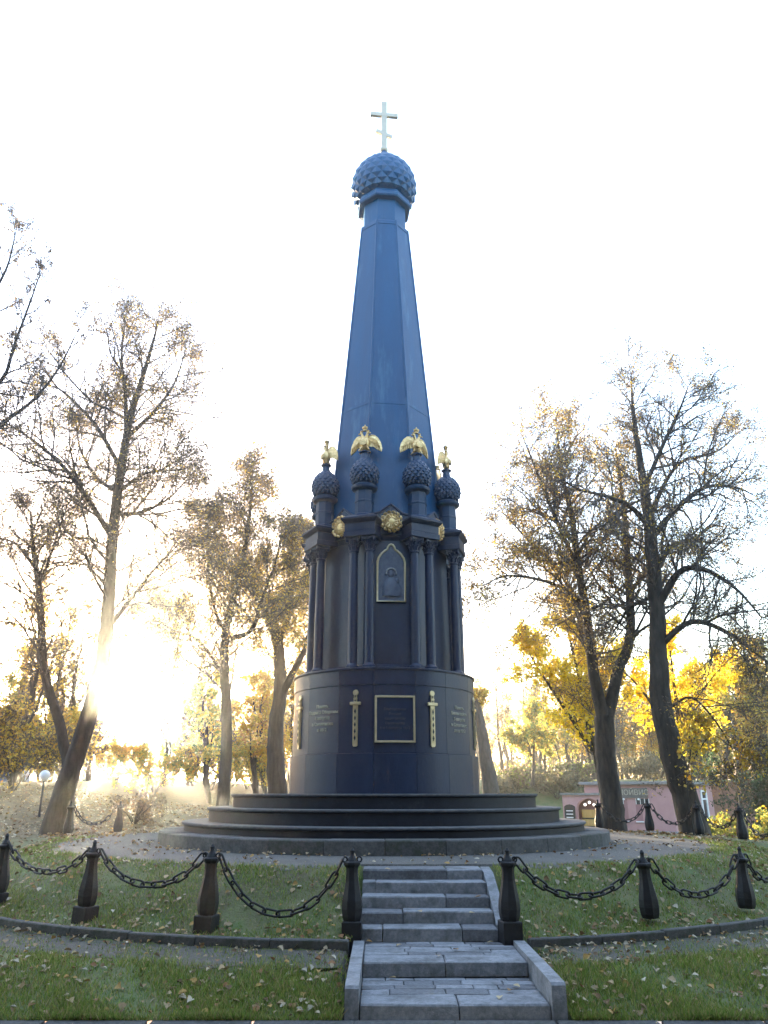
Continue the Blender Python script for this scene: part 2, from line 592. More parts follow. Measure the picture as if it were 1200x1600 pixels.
for R, z0, z1 in ((RB + .055, ZB0, ZB1), (RB, ZB1 + .006, ZB2), (RB + .012, ZB2 + .006, ZB3)):
    mp = plate(R, hw_p, wz(z0), wz(z1))
    ms = plate(R, hw_s, wz(z0), wz(z1))
    for k in range(8):
        ob('iron_plate', mp, mon, None, (0, 0, k * math.pi / 4))
        ob('iron_plate', ms, mon, None, (0, 0, k * math.pi / 4 + math.pi / 8))
p = [(RB - .10, ZB0), (RB - .10, ZB3 - .02), (RB + .03, ZB3 - .02), (RB + .045, ZB3 + .0), (RB + .045, ZB3 + .03), (RB + .01, ZB3 + .045), (1.2, ZB3 + .045)]
ob('base_core', MB().lathe([(r, wz(z)) for r, z in p], 64, capb=False, capt=False).mesh('base_core', IRON, True, 25), mon)
ZC = ZB3 + .045

# octagonal core and spire
def octa(prof):
    return MB().lathe([(r, wz(z)) for r, z in prof], 8, a0=OCT0, capb=True, capt=True)
ob('core', octa([(1.86, ZC - .01), (1.86, ZC + .12), (1.82, ZC + .16), (1.78, 8.36)]).mesh('core', IRON), mon)
ob('frieze_band', octa([(1.79, 8.362), (1.83, 8.46), (1.83, 8.92), (1.86, 8.97), (1.86, 9.03), (1.70, 9.08)]).mesh('frieze_band', IRON), mon)
SP0, SP1 = (1.675, 9.082), (.815, 19.53)
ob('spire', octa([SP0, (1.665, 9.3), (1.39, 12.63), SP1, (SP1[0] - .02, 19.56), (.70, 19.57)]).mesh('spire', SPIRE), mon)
for k in range(8):       # raised ribs along the spire edges and bands at both ends of each face
    a = k * math.pi / 4 + math.pi / 8
    def at(t, off):
        r = SP0[0] + (SP1[0] - SP0[0]) * t + off
        x, y = polar(r, a)
        return Vector((x, y, wz(SP0[1] + (SP1[1] - SP0[1]) * t)))
    pts = [at(t, -.004) for t in (0.0, .34, .7, 1.0)]
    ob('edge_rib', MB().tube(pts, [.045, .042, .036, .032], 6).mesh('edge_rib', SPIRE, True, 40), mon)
def facebar(t0, t1, proud):
    vv = []
    for t in (t0, t1):
        R = SP0[0] + (SP1[0] - SP0[0]) * t
        inr = R * math.cos(math.pi / 8)
        hw = R * math.sin(math.pi / 8) - .035
        z = wz(SP0[1] + (SP1[1] - SP0[1]) * t)
        for x, d in ((-hw, -.01), (hw, -.01), (hw, proud), (-hw, proud)):
            vv.append((x, -(inr + d), z))
    ff = [(0, 1, 5, 4), (3, 7, 6, 2), (0, 4, 7, 3), (1, 2, 6, 5), (4, 5, 6, 7), (3, 2, 1, 0)]
    return MB().add(vv, ff).mesh('face_band', SPIRE)
for t0, t1 in ((.335, .345), (.985, .999)):
    m_ = facebar(t0, t1, .014)
    for k in range(8):
        ob('face_band', m_, mon, None, (0, 0, k * math.pi / 4))
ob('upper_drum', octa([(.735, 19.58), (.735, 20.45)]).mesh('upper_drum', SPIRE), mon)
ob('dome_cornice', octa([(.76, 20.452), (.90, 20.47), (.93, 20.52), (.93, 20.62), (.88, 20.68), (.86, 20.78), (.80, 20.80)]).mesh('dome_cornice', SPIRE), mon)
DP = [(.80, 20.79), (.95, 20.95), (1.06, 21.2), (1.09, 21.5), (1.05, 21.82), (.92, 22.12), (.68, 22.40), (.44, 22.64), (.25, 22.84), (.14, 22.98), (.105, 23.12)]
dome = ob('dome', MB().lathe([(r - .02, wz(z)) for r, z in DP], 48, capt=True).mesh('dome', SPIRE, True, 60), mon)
def dprof(t, prof):
    n = len(prof) - 1
    k = min(int(t * n), n - 1)
    f = t * n - k
    return (prof[k][0] * (1 - f) + prof[k + 1][0] * f, prof[k][1] * (1 - f) + prof[k + 1][1] * f)
NS = 18
rows = 11
tt = [.02 + .74 * i / (rows) for i in range(rows + 2)]
def scale_tile(prof, tb, tm, te, ns, proud):
    da = math.pi / ns
    rb, zb = dprof(tb, prof)
    rm, zm = dprof(tm, prof)
    rt, zt_ = dprof(te, prof)
    nrm = Vector((0, -(zt_ - zb), (rt - rb)))
    nrm = Vector((0, -abs(zt_ - zb), -(rt - rb))).normalized()
    def pt(r, an, z):
        x, y = polar(r, an)
        return Vector((x, y, wz(z)))
    b = pt(rb, 0, zb)
    t = pt(rt, 0, zt_)
    l = pt(rm, -da, zm)
    r = pt(rm, da, zm)
    apex = (b + t + l + r) / 4 + Vector((0, -1, 0)) * 0
    rad = Vector((0, -(zt_ - zb), rb - rt)).normalized()
    apex = apex + rad * proud + Vector((0, 0, -.045))
    return [b, r, t, l, apex], [(0, 1, 4), (1, 2, 4), (2, 3, 4), (3, 0, 4)]
for i in range(rows):
    vv, ff = scale_tile(DP, tt[i], tt[i + 1], tt[i + 2], NS, .060)
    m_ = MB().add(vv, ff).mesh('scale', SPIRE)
    for k in range(NS):
        ob('scale', m_, dome, None, (0, 0, (k + (.5 if i % 2 else 0)) * 2 * math.pi / NS))
# the cross
cr = ob('cross', MB().box(-.095, .095, -.05, .05, wz(23.25), wz(25.38), bev=.006).mesh('cross', CROSSM), mon)
ob('cross_bar', MB().box(-.49, .49, -.054, .054, wz(24.70), wz(24.86), bev=.006).mesh('cross_bar', CROSSM), cr)
M = Matrix.Translation((0, 0, wz(23.90))) @ Matrix.Rotation(math.radians(24), 4, 'Y')
ob('cross_bar', MB().box(-.30, .30, -.054, .054, -.07, .07, M, bev=.006).mesh('cross_bar', CROSSM), cr)
ob('cross_socket', MB().lathe([(.10, wz(23.10)), (.14, wz(23.16)), (.135, wz(23.22)), (.10, wz(23.32))], 16).mesh('cross_socket', CROSSM, True, 50), cr)

# columns: eight pairs standing on the drum
ZCAP, ZABA = 7.95, 8.33
shaft_me = MB().lathe([(.118, wz(ZC + .12)), (.121, wz(ZC + .9)), (.118, wz(ZC + 1.6)), (.104, wz(ZCAP))], 20, capb=True, capt=True).mesh('column', IRON, True, 60)
base_me = MB().lathe([(.175, wz(ZC)), (.175, wz(ZC + .04)), (.165, wz(ZC + .055)), (.172, wz(ZC + .075)), (.15, wz(ZC + .10)), (.135, wz(ZC + .115)), (.120, wz(ZC + .14))], 20).mesh('column_base', IRON, True, 30)
cb = MB()
cb.lathe([(.108, wz(ZCAP - .02)), (.130, wz(ZCAP)), (.130, wz(ZCAP + .03)), (.108, wz(ZCAP + .045)), (.112, wz(ZCAP + .2)), (.15, wz(ZABA - .10)), (.16, wz(ZABA - .07))], 16)
for k in range(8):
    a = k * math.pi / 4
    for (zz, rr_, h_) in ((ZCAP + .05, .12, .13), (ZCAP + .15, .125, .14)):
        an = a + (0 if zz < ZCAP + .1 else math.pi / 8)
        x, y = polar(1, an)
        pts = [(x * rr_ * .95, y * rr_ * .95, wz(zz)), (x * rr_ * 1.05, y * rr_ * 1.05, wz(zz + h_ * .7)), (x * rr_ * 1.38, y * rr_ * 1.38, wz(zz + h_)), (x * rr_ * 1.45, y * rr_ * 1.45, wz(zz + h_ * .85))]
        cb.tube(pts, [.026, .03, .022, .012], 5)
for sx in (-1, 1):
    for sy in (-1, 1):
        cb.lathe([(.045, -.02), (.045, .02)], 8, M=Matrix.Translation((sx * .145, sy * .145, wz(ZABA - .095))) @ Matrix.Rotation(math.pi / 4 * sx * sy, 4, 'Z') @ Matrix.Rotation(math.pi / 2, 4, 'X'))
ac = []
for k in range(4):
    a = math.pi / 4 + k * math.pi / 2
    ac += [(math.cos(a - .09) * .245, math.sin(a - .09) * .245), (math.cos(a + .09) * .245, math.sin(a + .09) * .245)]
    ac.append((math.cos(a + math.pi / 4) * .145, math.sin(a + math.pi / 4) * .145))
n = len(ac)
cb.add([(x, y, wz(ZABA - .06)) for x, y in ac] + [(x, y, wz(ZABA)) for x, y in ac],
       [tuple(range(n - 1, -1, -1)), tuple(range(n, 2 * n))] + [(i, (i + 1) % n, n + (i + 1) % n, n + i) for i in range(n)])
cap_me = cb.mesh('capital', IRON)
RC = 2.03
ent_me = MB().box(-.43, .43, -.26, .34, wz(8.332), wz(8.48), bev=.01).box(-.41, .41, -.24, .34, wz(8.482), wz(8.70), bev=.01).mesh('entablature', IRON)
cor = MB()
def frus(b, x0, y0, z0, x1, y1, z1, yb=.36):
    b.add([(-x0, -y0, z0), (x0, -y0, z0), (x0, yb, z0), (-x0, yb, z0), (-x1, -y1, z1), (x1, -y1, z1), (x1, yb, z1), (-x1, yb, z1)],
          [(3, 2, 1, 0), (4, 5, 6, 7), (0, 1, 5, 4), (1, 2, 6, 5), (2, 3, 7, 6), (3, 0, 4, 7)])
frus(cor, .42, .25, wz(8.702), .49, .33, wz(8.79))
frus(cor, .49, .33, wz(8.792), .49, .33, wz(8.84))
frus(cor, .47, .31, wz(8.842), .34, .20, wz(8.93))
cor_me = cor.mesh('cornice', IRON)
RT = 1.86
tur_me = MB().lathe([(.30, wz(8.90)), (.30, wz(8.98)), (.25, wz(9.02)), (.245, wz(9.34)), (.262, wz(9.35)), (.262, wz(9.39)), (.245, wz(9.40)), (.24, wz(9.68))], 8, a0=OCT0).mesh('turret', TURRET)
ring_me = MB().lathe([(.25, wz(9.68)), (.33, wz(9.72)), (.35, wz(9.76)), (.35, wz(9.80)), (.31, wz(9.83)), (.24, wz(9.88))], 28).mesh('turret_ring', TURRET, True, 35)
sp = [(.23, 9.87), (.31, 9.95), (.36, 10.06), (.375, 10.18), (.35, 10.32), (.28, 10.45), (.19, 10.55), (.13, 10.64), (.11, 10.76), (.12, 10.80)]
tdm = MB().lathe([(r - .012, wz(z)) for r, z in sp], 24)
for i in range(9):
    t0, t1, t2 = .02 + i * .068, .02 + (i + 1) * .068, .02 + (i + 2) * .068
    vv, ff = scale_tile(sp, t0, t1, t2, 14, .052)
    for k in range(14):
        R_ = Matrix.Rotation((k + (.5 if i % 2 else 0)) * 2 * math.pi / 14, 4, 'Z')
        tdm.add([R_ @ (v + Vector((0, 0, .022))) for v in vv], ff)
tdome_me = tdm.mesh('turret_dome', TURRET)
# eagle pieces
def mirror(o):
    return [(-x, z) for x, z in reversed(o)]
wing_o = [(.05, .30), (.10, .20), (.16, .17), (.22, .18), (.29, .10), (.36, .06), (.415, .02), (.42, .12), (.385, .30), (.31, .46), (.235, .535), (.16, .545), (.09, .50), (.05, .42)]
def wing(sgn):
    b = MB()
    R_ = Matrix.Rotation(math.radians(-26) * sgn, 4, 'Z') if False else Matrix.Rotation(math.radians(20) * sgn, 4, 'Z')
    oo = wing_o if sgn > 0 else mirror(wing_o)
    b.prism(oo, -.018, .018, R_)
    for q in range(6):          # feathers as raised ridges
        x0, z0 = .10 + q * .035, .49 - q * .02
        x1, z1 = .13 + q * .052, .215 - q * .034
        b.tube([R_ @ Vector((sgn * x0, -.022, z0)), R_ @ Vector((sgn * (x0 + x1) / 2 + sgn * .015, -.030, (z0 + z1) / 2)), R_ @ Vector((sgn * x1, -.02, z1))], [.014, .021, .012], 5)
    b.tube([R_ @ Vector((sgn * x, 0, z)) for x, z in [(.05, .42), (.09, .50), (.16, .545), (.235, .535), (.31, .46), (.385, .30), (.42, .12)]], [.03, .03, .028, .026, .022, .018, .012], 6)
    return b.mesh('wing', GOLD)
wing_l, wing_r = wing(-1), wing(1)
eb = MB().lathe([(.03, .02), (.09, .10), (.115, .22), (.12, .32), (.09, .42), (.05, .48)], 12)
eb.prism([(-.15, -.02), (-.08, -.05), (0, -.06), (.08, -.05), (.15, -.02), (.06, .16), (-.06, .16)], .01, .05)
eb.prism([(-.075, .20), (0, .155), (.075, .20), (.075, .33), (-.075, .33)], -.145, -.10)
for sx in (-1, 1):
    eb.tube([(sx * .06, -.03, .14), (sx * .11, -.05, .06), (sx * .13, -.08, .02)], [.035, .022, .02], 6)
eagle_body = eb.mesh('eagle_body', GOLD, True, 35)
def head(s):
    b = MB().tube([(s * .03, 0, .44), (s * .055, -.01, .53), (s * .075, -.015, .58)], [.05, .036, .03], 7)
    b.lathe([(.01, -.045), (.035, -.02), (.042, .005), (.03, .035), (.008, .045)], 8, M=Matrix.Translation((s * .085, -.015, .60)))
    b.tube([(s * .115, -.018, .605), (s * .15, -.02, .60), (s * .165, -.02, .575)], [.02, .014, .004], 5)
    b.lathe([(.03, .64), (.042, .68), (.02, .70)], 6, c=(s * .08, -.012))
    return b.mesh('head', GOLD, True, 40)
head_l, head_r = head(-1), head(1)
crown_me = MB().lathe([(.05, .69), (.055, .71), (.045, .73), (.075, .78), (.07, .81), (.03, .83), (.012, .85), (.02, .87), (.005, .90)], 8).mesh('crown', GOLD, True, 40)
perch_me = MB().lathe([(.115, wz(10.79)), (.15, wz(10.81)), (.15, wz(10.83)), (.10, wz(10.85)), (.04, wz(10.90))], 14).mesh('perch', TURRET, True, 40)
# sword pieces
sw_blade = MB().prism([(-.058, 0), (-.04, -.03), (.04, -.03), (.058, 0), (.058, .90), (-.058, .90)], -.022, .02)
sw_blade.box(-.035, -.015, -.034, -.02, .06, .84).box(.015, .035, -.034, -.02, .06, .84)
for q in range(6):
    z = .1 + q * .125
    sw_blade.prism([(0, z), (.016, z + .05), (0, z + .10), (-.016, z + .05)], -.036, -.02)
sw_blade = sw_blade.mesh('blade', BRASS)
il = MB()
for q in range(5):
    z = .10 + q * .15
    il.prism([(0, z), (.026, z + .055), (0, z + .12), (-.026, z + .055)], -.040, -.02)
il.box(-.014, .014, -.042, -.03, 1.075, 1.13).box(-.014, .014, -.042, -.03, .985, 1.02)
sw_inlay = il.mesh('inlay', IRON_LOW)
sw_guard = MB().box(-.13, .13, -.045, .02, .902, .975, bev=.008).mesh('guard', BRASS)
sw_grip = MB().prism([(-.04, .977), (.04, .977), (.032, 1.14), (-.032, 1.14)], -.03, .02).box(-.045, .045, -.036, .01, 1.03, 1.06).mesh('grip', BRASS)
sw_pommel = MB().lathe([(.03, -.05), (.065, -.03), (.072, -.005), (.065, .02)], 12, M=Matrix.Translation((0, 0, 1.19)) @ Matrix.Rotation(-math.pi / 2, 4, 'X') @ Matrix.Scale(-1, 4, (0, 0, 1)) ).mesh('pommel', BRASS)
for k in range(8):
    a = k * math.pi / 4 + math.pi / 8
    for s in (-1, 1):
        x, y = polar(RC, a)
        x += math.cos(a) * s * .215
        y += math.sin(a) * s * .215
        c_ = ob('column', shaft_me, mon, (x, y, 0), (0, 0, a))
        ob('column_base', base_me, c_)
        ob('capital', cap_me, c_)
    x, y = polar(RC - .04, a)
    e_ = ob('entablature', ent_me, mon, (x, y, 0), (0, 0, a))
    ob('cornice', cor_me, e_)
    x, y = polar(RT, a)
    t_ = ob('turret', tur_me, mon, (x, y, 0), (0, 0, a))
    ob('turret_ring', ring_me, t_)
    ob('turret_dome', tdome_me, t_)
    ob('perch', perch_me, t_)
    g_ = ob('eagle', eagle_body, mon, (x, y, wz(10.84)), (0, 0, a), (1.12, 1.05, .92))
    ob('wing', wing_l, g_)
    ob('wing', wing_r, g_)
    ob('head', head_l, g_)
    ob('head', head_r, g_)
    ob('crown', crown_me, g_)
    x, y = polar(RB + .022, a)
    s_ = ob('sword', sw_blade, mon, (x, y, wz(3.19)), (0, 0, a))
    ob('guard', sw_guard, s_)
    ob('inlay', sw_inlay, s_)
    ob('grip', sw_grip, s_)
    ob('pommel', sw_pommel, s_)

# rosettes under small gables between the pairs
gab = MB().prism([(-.44, wz(8.50)), (.44, wz(8.50)), (.44, wz(9.06)), (.30, wz(9.10)), (.16, wz(9.22)), (0, wz(9.34)), (-.16, wz(9.22)), (-.30, wz(9.10)), (-.44, wz(9.06))], -1.74, -1.50)
gab.tube([(x, -1.74, wz(z)) for x, z in [(-.46, 9.06), (-.30, 9.10), (-.16, 9.22), (0, 9.345), (.16, 9.22), (.30, 9.10), (.46, 9.06)]], .035, 6)
gab_me = gab.mesh('gable', IRON)
ro = MB()
Mr = Matrix.Translation((0, -1.765, wz(8.82))) @ Matrix.Rotation(math.pi / 2, 4, 'X')
ro.lathe([(.20, .0), (.23, .03), (.20, .05), (.17, .015), (.10, .015), (.085, .05), (.03, .06)], 20, M=Mr)
for q in range(14):
    a = q * 2 * math.pi / 14
    c0 = Vector((math.cos(a) * .255, -1.795, wz(8.82) + math.sin(a) * .255))
    tdir = Vector((-math.sin(a), 0, math.cos(a)))
    rdir = Vector((math.cos(a), 0, math.sin(a)))
    ro.tube([c0 - tdir * .055 - rdir * .01, c0 + rdir * .02, c0 + tdir * .055 + rdir * .035], [.022, .042, .010], 6)
    ro.tube([Vector((math.cos(a) * .10, -1.82, wz(8.82) + math.sin(a) * .10)), Vector((math.cos(a + .2) * .19, -1.83, wz(8.82) + math.sin(a + .2) * .19))], [.024, .012], 5)
ros_me = ro.mesh('rosette', GOLD, True, 40)
for k in range(8):
    gb = ob('gable', gab_me, mon, None, (0, 0, k * math.pi / 4))
    ob('rosette', ros_me, gb, (0, -.07, 0))

# icon niche on the front face
IN = 1.795 * math.cos(math.pi / 8)
ih = [(-.355, 6.72), (.355, 6.72), (.355, 7.75), (.325, 7.87), (.25, 7.98), (.165, 8.06), (.10, 8.10), (.085, 8.16), (.045, 8.22), (0, 8.235),
      (-.045, 8.22), (-.085, 8.16), (-.10, 8.10), (-.165, 8.06), (-.25, 7.98), (-.325, 7.87), (-.355, 7.75)]
ICON = mat('icon_relief', (.06, .075, .11), (.10, .115, .15), scale=9, rough=.5, spec=.5, bump=.5, bscale=18)
ic = ob('icon', MB().prism([(x * .96, wz(z)) for x, z in ih], -(IN + .05), -(IN - .1)).mesh('icon', ICON), mon)
ob('icon_frame', MB().tube([(x, -(IN + .06), wz(z)) for x, z in ih], .030, 8, closed=True).mesh('icon_frame', BRASS, True, 60), ic)
yI = -(IN + .055)
hal = [(math.cos(t) * .13, yI - .012, wz(7.46) + math.sin(t) * .13) for t in np.linspace(-.3, math.pi + .3, 15)]
ob('halo', MB().tube(hal, .020, 6).mesh('halo', mat('halo_brass', (.30, .30, .30), (.4, .4, .38), rough=.45, metallic=.3), True), ic)
fig = MB().lathe([(.02, -.10), (.075, -.06), (.09, .0), (.075, .07), (.02, .11)], 12, M=Matrix.Translation((0, yI + .02, wz(7.44))) @ Matrix.Scale(.5, 4, (0, 1, 0)))
fig.lathe([(.24, -.42), (.25, -.2), (.20, -.05), (.09, .06), (.04, .10)], 14, M=Matrix.Translation((0, yI + .02, wz(7.28))) @ Matrix.Scale(.28, 4, (0, 1, 0)))
fig.lathe([(.02, -.07), (.05, -.04), (.06, .0), (.05, .05), (.02, .075)], 10, M=Matrix.Translation((.15, yI + .0, wz(7.26))) @ Matrix.Scale(.5, 4, (0, 1, 0)))
fig.lathe([(.12, -.25), (.12, -.05), (.06, .06), (.03, .08)], 12, M=Matrix.Translation((.15, yI + .005, wz(7.12))) @ Matrix.Scale(.3, 4, (0, 1, 0)))
ob('relief_figure', fig.mesh('relief_figure', ICON, True, 60), ic)
# front plaque
RF = RB - .005
pq = ob('plaque', MB().box(-.44, .44, -(RF + .02), -(RF - .08), wz(3.27), wz(4.27)).mesh('plaque', IRON), mon)
fr = MB()
for x in (-.45, .45):
    fr.box(x - .022, x + .022, -(RF + .055), -(RF - .08), wz(3.24), wz(4.30), bev=.006)
for z in (3.262, 4.278):
    fr.box(-.427, .427, -(RF + .055), -(RF - .08), wz(z - .022), wz(z + .022), bev=.006)
ob('plaque_frame', fr.mesh('plaque_frame', BRASS), pq)

def text(body, size, m, parent, loc, rot, name='inscription', ext=.006, space=1.25):
    c = bpy.data.curves.new(name, 'FONT')
    c.body = body
    c.size = size
    c.align_x = 'CENTER'
    c.align_y = 'CENTER'
    c.space_line = space
    c.extrude = ext
    c.materials.append(m)
    tmp = bpy.data.objects.new(name, c)
    col.objects.link(tmp)
    me = bpy.data.meshes.new_from_object(tmp)
    bpy.data.objects.remove(tmp)
    o = bpy.data.objects.new(name, me)
    col.objects.link(o)
    o.parent = parent
    o.location = loc
    o.rotation_euler = rot
    return o
DIM = mat('dim_letter', (.05, .055, .07), (.07, .075, .09), rough=.4, spec=.6)
text('Благодарная\nРоссия\nзащитникам\nСмоленска\n4 и 5 августа 1812', .085, DIM, pq, (0, -(RF + .024), wz(3.78)), (math.pi / 2, 0, 0))
for body, a in (('Память\nПодвига Обороны\n4 августа\nв Смоленске\nв 1812', -math.pi / 4), ('Память\nБитвы войск\n5 августа\nв Смоленске\nлета 1812', math.pi / 4),):
    to = text(body, .108, LETTER, mon, (0, 0, wz(3.83)), (math.pi / 2, 0, a), ext=.008)
    for vtx in to.data.vertices:       # the letters follow the drum
        an_ = vtx.co.x / RB
        rr_ = RB + .010 + vtx.co.z
        vtx.co.x, vtx.co.z = rr_ * math.sin(an_), rr_ * math.cos(an_)

# ------------------------------------------------------------------ posts and chains
pm = MB().lathe([(.118, .26), (.136, .31), (.146, .40), (.139, .50), (.114, .62), (.091, .74), (.083, .84), (.087, .90), (.106, .925), (.120, .94), (.120, .965), (.095, .975), (.066, .98)], 8, a0=OCT0)
post_me = pm.mesh('post', IRON_POST)
cap = MB().lathe([(.075, .976), (.060, 1.01), (.035, 1.05), (.026, 1.09), (.034, 1.11), (.012, 1.145)], 8, a0=OCT0)
fin_me = cap.mesh('finial', IRON_POST, True, 40)
blk_me = MB().box(-.128, .128, -.128, .128, -.15, .258, bev=.012).mesh('post_block', IRON_POST)
ear_me = MB().tube([(math.cos(t) * .032, 0, math.sin(t) * .032) for t in np.linspace(0, 2 * math.pi, 13)[:-1]], .012, 6, closed=True).mesh('eye_ring', IRON_POST, True)
# one chain link: long axis X
lk = []
hl, wd = .075, .045
for t in np.linspace(-math.pi / 2, math.pi / 2, 7):
    lk.append((hl + math.cos(t) * wd, 0, math.sin(t) * wd))
for t in np.linspace(math.pi / 2, 3 * math.pi / 2, 7):
    lk.append((-hl + math.cos(t) * wd, 0, math.sin(t) * wd))
link_me = MB().tube(lk, .0155, 6, closed=True).mesh('link', CHAIN, True)
R_POST = 9.36
post_a = [-28.6 - 12.6 * 9 + 0] and []
angs = {}
left_seq = ['beside the stairs on their left', 'second to the left of the stairs', 'third to the left of the stairs', 'at the left edge of the picture']
posts = []
# survey (angle in degrees, foot height, block shown, tilt)
row = [(-2.55, .30, True, 0), (-15.0, .42, True, 0), (-27.7, .40, True, .03), (-42.2, .50, True, .02),
       (10.3, .30, True, 0), (24.0, .36, False, -.03), (37.0, .50, False, .05),
       (82.5, None, False, .04), (95.0, None, False, 0), (107.0, None, False, 0), (119.5, None, False, 0), (47.6, None, False, .02),
       (-119.5, None, False, 0), (-107.0, None, False, 0), (131.5, None, False, 0)]
plabel = {-2.55: 'dark iron post on a block, just left of the stone stairs',
          -15.0: 'dark iron post, second to the left of the stairs',
          -27.7: 'dark iron post, third to the left of the stairs',
          -42.2: 'dark iron post cut off by the left edge of the picture',
          10.3: 'dark iron post on a block, just right of the stone stairs',
          24.0: 'dark iron post in the grass, second to the right of the stairs',
          37.0: 'leaning dark iron post in front at the right, third from the stairs',
          47.6: 'iron post beyond the right edge, end of the front chain',
          82.5: 'small distant iron post at the right edge, behind the front row',
          95.0: 'distant iron post standing before the leaning right tree trunk',
          107.0: 'distant iron post in front of the pink building',
          119.5: 'distant iron post between the stepped base and the forked tree',
          131.5: 'far iron post hidden behind the stepped base on its right',
          -119.5: 'far iron post at the left, just outside the stepped base',
          -107.0: 'far iron post on the sunlit lawn at the left'}
pos = {}
for (a, zf, blk, tilt) in row:
    ar = math.radians(a)
    x, y = MX + R_POST * math.sin(ar), MY - R_POST * math.cos(ar)
    if a == -2.55:
        x, y = -.42, 11.46
    if a == 10.3:
        x, y = 1.67, 11.46
    z = zf if zf is not None else float(ground(x, y)) - .05
    if not blk:
        z = float(ground(x, y)) - .18
    if blk and zf and abs(a) > 12:
        z = float(ground(x, y)) - .06
    t = thing('chain_post', plabel[a], 'post', (x, y, z), 0, 'chain posts round the monument')
    tilt += random.uniform(-.018, .018)
    t.rotation_euler = (random.uniform(-.02, .02), tilt, ar)
    ob('post', post_me, t)
    ob('finial', fin_me, t)
    ob('eye_ring', ear_me, t, (-.098, 0, 1.0))
    ob('eye_ring', ear_me, t, (.098, 0, 1.0))
    if blk:
        ob('post_block', blk_me, t)
    tx = Vector((math.cos(ar), math.sin(ar), 0))
    up = Vector((math.sin(tilt) * math.cos(ar), math.sin(tilt) * math.sin(ar), math.cos(tilt)))
    base = Vector((x, y, z))
    pos[a] = (base + up * 1.0 - tx * .13, base + up * 1.0 + tx * .13)

def chain(a0, a1, label, sag):
    p0, p1 = pos[a0][1], pos[a1][0]
    n = 60
    pts = []
    for i in range(n + 1):
        u = i / n
        c_ = (math.cosh(2.2 * (2 * u - 1)) - math.cosh(2.2)) / (math.cosh(2.2) - 1)
        q = p0.lerp(p1, u) + Vector((0, 0, c_ * sag))
        pts.append(q)
    L = [0]
    for i in range(n):
        L.append(L[-1] + (pts[i + 1] - pts[i]).length)
    tot = L[-1]
    pitch = 2 * (hl + wd) - 2 * .0135 - .018
    cnt = max(4, round(tot / pitch))
    root = thing('chain', label, 'chain', tuple((p0 + p1) / 2), 0, 'chains hung between the posts')
    for k in range(cnt):
        s0 = tot * k / cnt
        s1 = tot * (k + 1) / cnt
        A = Vector([np.interp(s0, L, [q[c] for q in pts]) for c in range(3)])
        B = Vector([np.interp(s1, L, [q[c] for q in pts]) for c in range(3)])
        mid = (A + B) / 2
        q = (B - A).to_track_quat('X', 'Z')
        roll = (math.pi / 2 if k % 2 else 0) + random.uniform(-.25, .25) + .5
        o = ob('link', link_me, root, mid - root.location)
        o.rotation_mode = 'QUATERNION'
        from mathutils import Quaternion
        o.rotation_quaternion = q @ Quaternion((1, 0, 0), roll)
chain(-42.2, -27.7, 'rusty dark chain hung at the far left of the front row', .36)
chain(-27.7, -15.0, 'dark chain sagging between the second and third posts left of stairs', .42)
chain(-15.0, -2.55, 'deeply sagging dark chain just left of the stone stairs', .70)
chain(10.3, 24.0, 'dark chain just right of the stone stairs', .46)
chain(24.0, 37.0, 'dark chain between the two front posts at the right', .50)
chain(37.0, 47.6, 'dark chain running off the right edge from the leaning post', .40)
chain(82.5, 95.0, 'distant chain at the right edge behind the front row', .5)
chain(95.0, 107.0, 'distant chain in front of the leaning right tree', .5)
chain(107.0, 119.5, 'distant chain left of the post before the pink building', .5)
chain(119.5, 131.5, 'distant chain at the right end of the stepped base', .5)
chain(-119.5, -107.0, 'distant chain on the left lawn beside the stepped base', .5)

# ------------------------------------------------------------------ trees
def catmull(pts, k=5):
    pts = np.asarray(pts, float)
    n = len(pts)
    ext = np.vstack([2 * pts[0] - pts[1], pts, 2 * pts[-1] - pts[-2]])
    out = []
    for i in range(n - 1):
        p0, p1, p2, p3 = ext[i:i + 4]
        for t in np.arange(k) / k:
            out.append(.5 * (2 * p1 + (p2 - p0) * t + (2 * p0 - 5 * p1 + 4 * p2 - p3) * t ** 2 + (3 * p1 - p0 - 3 * p2 + p3) * t ** 3))
    out.append(pts[-1])
    return np.array(out)

def tubes(Pl, R, sides):
    """Pl (B,n,3), R (B,n) -> verts, faces"""
    B, n, _ = Pl.shape
    T = np.empty_like(Pl)
    T[:, 1:-1] = Pl[:, 2:] - Pl[:, :-2]
    T[:, 0] = Pl[:, 1] - Pl[:, 0]
    T[:, -1] = Pl[:, -1] - Pl[:, -2]
    T /= np.linalg.norm(T, axis=2, keepdims=True) + 1e-9
    ref = np.where(np.abs(T[:, :1, 2:3]) > .8, np.array([1., 0, 0]), np.array([0, 0, 1.]))
    U = np.cross(T, np.broadcast_to(ref, T.shape))
    U /= np.linalg.norm(U, axis=2, keepdims=True) + 1e-9
    V = np.cross(T, U)
    a = np.arange(sides) * 2 * math.pi / sides
    ring = U[:, :, None] * np.cos(a)[None, None, :, None] + V[:, :, None] * np.sin(a)[None, None, :, None]
    verts = Pl[:, :, None] + ring * R[:, :, None, None]
    verts = verts.reshape(-1, 3)
    base = (np.arange(B)[:, None, None] * n + np.arange(n - 1)[None, :, None]) * sides
    i = np.arange(sides)[None, None]
    j = (i + 1) % sides
    f = np.stack(np.broadcast_arrays(base + i, base + j, base + sides + j, base + sides + i), -1).reshape(-1, 4)
    return verts, f

def join(parts):
    vs_, fs, o = [], [], 0
    for v, f in parts:
        vs_.append(v)
        fs.append(f + o)
        o += len(v)
    return np.vstack(vs_), np.vstack(fs)

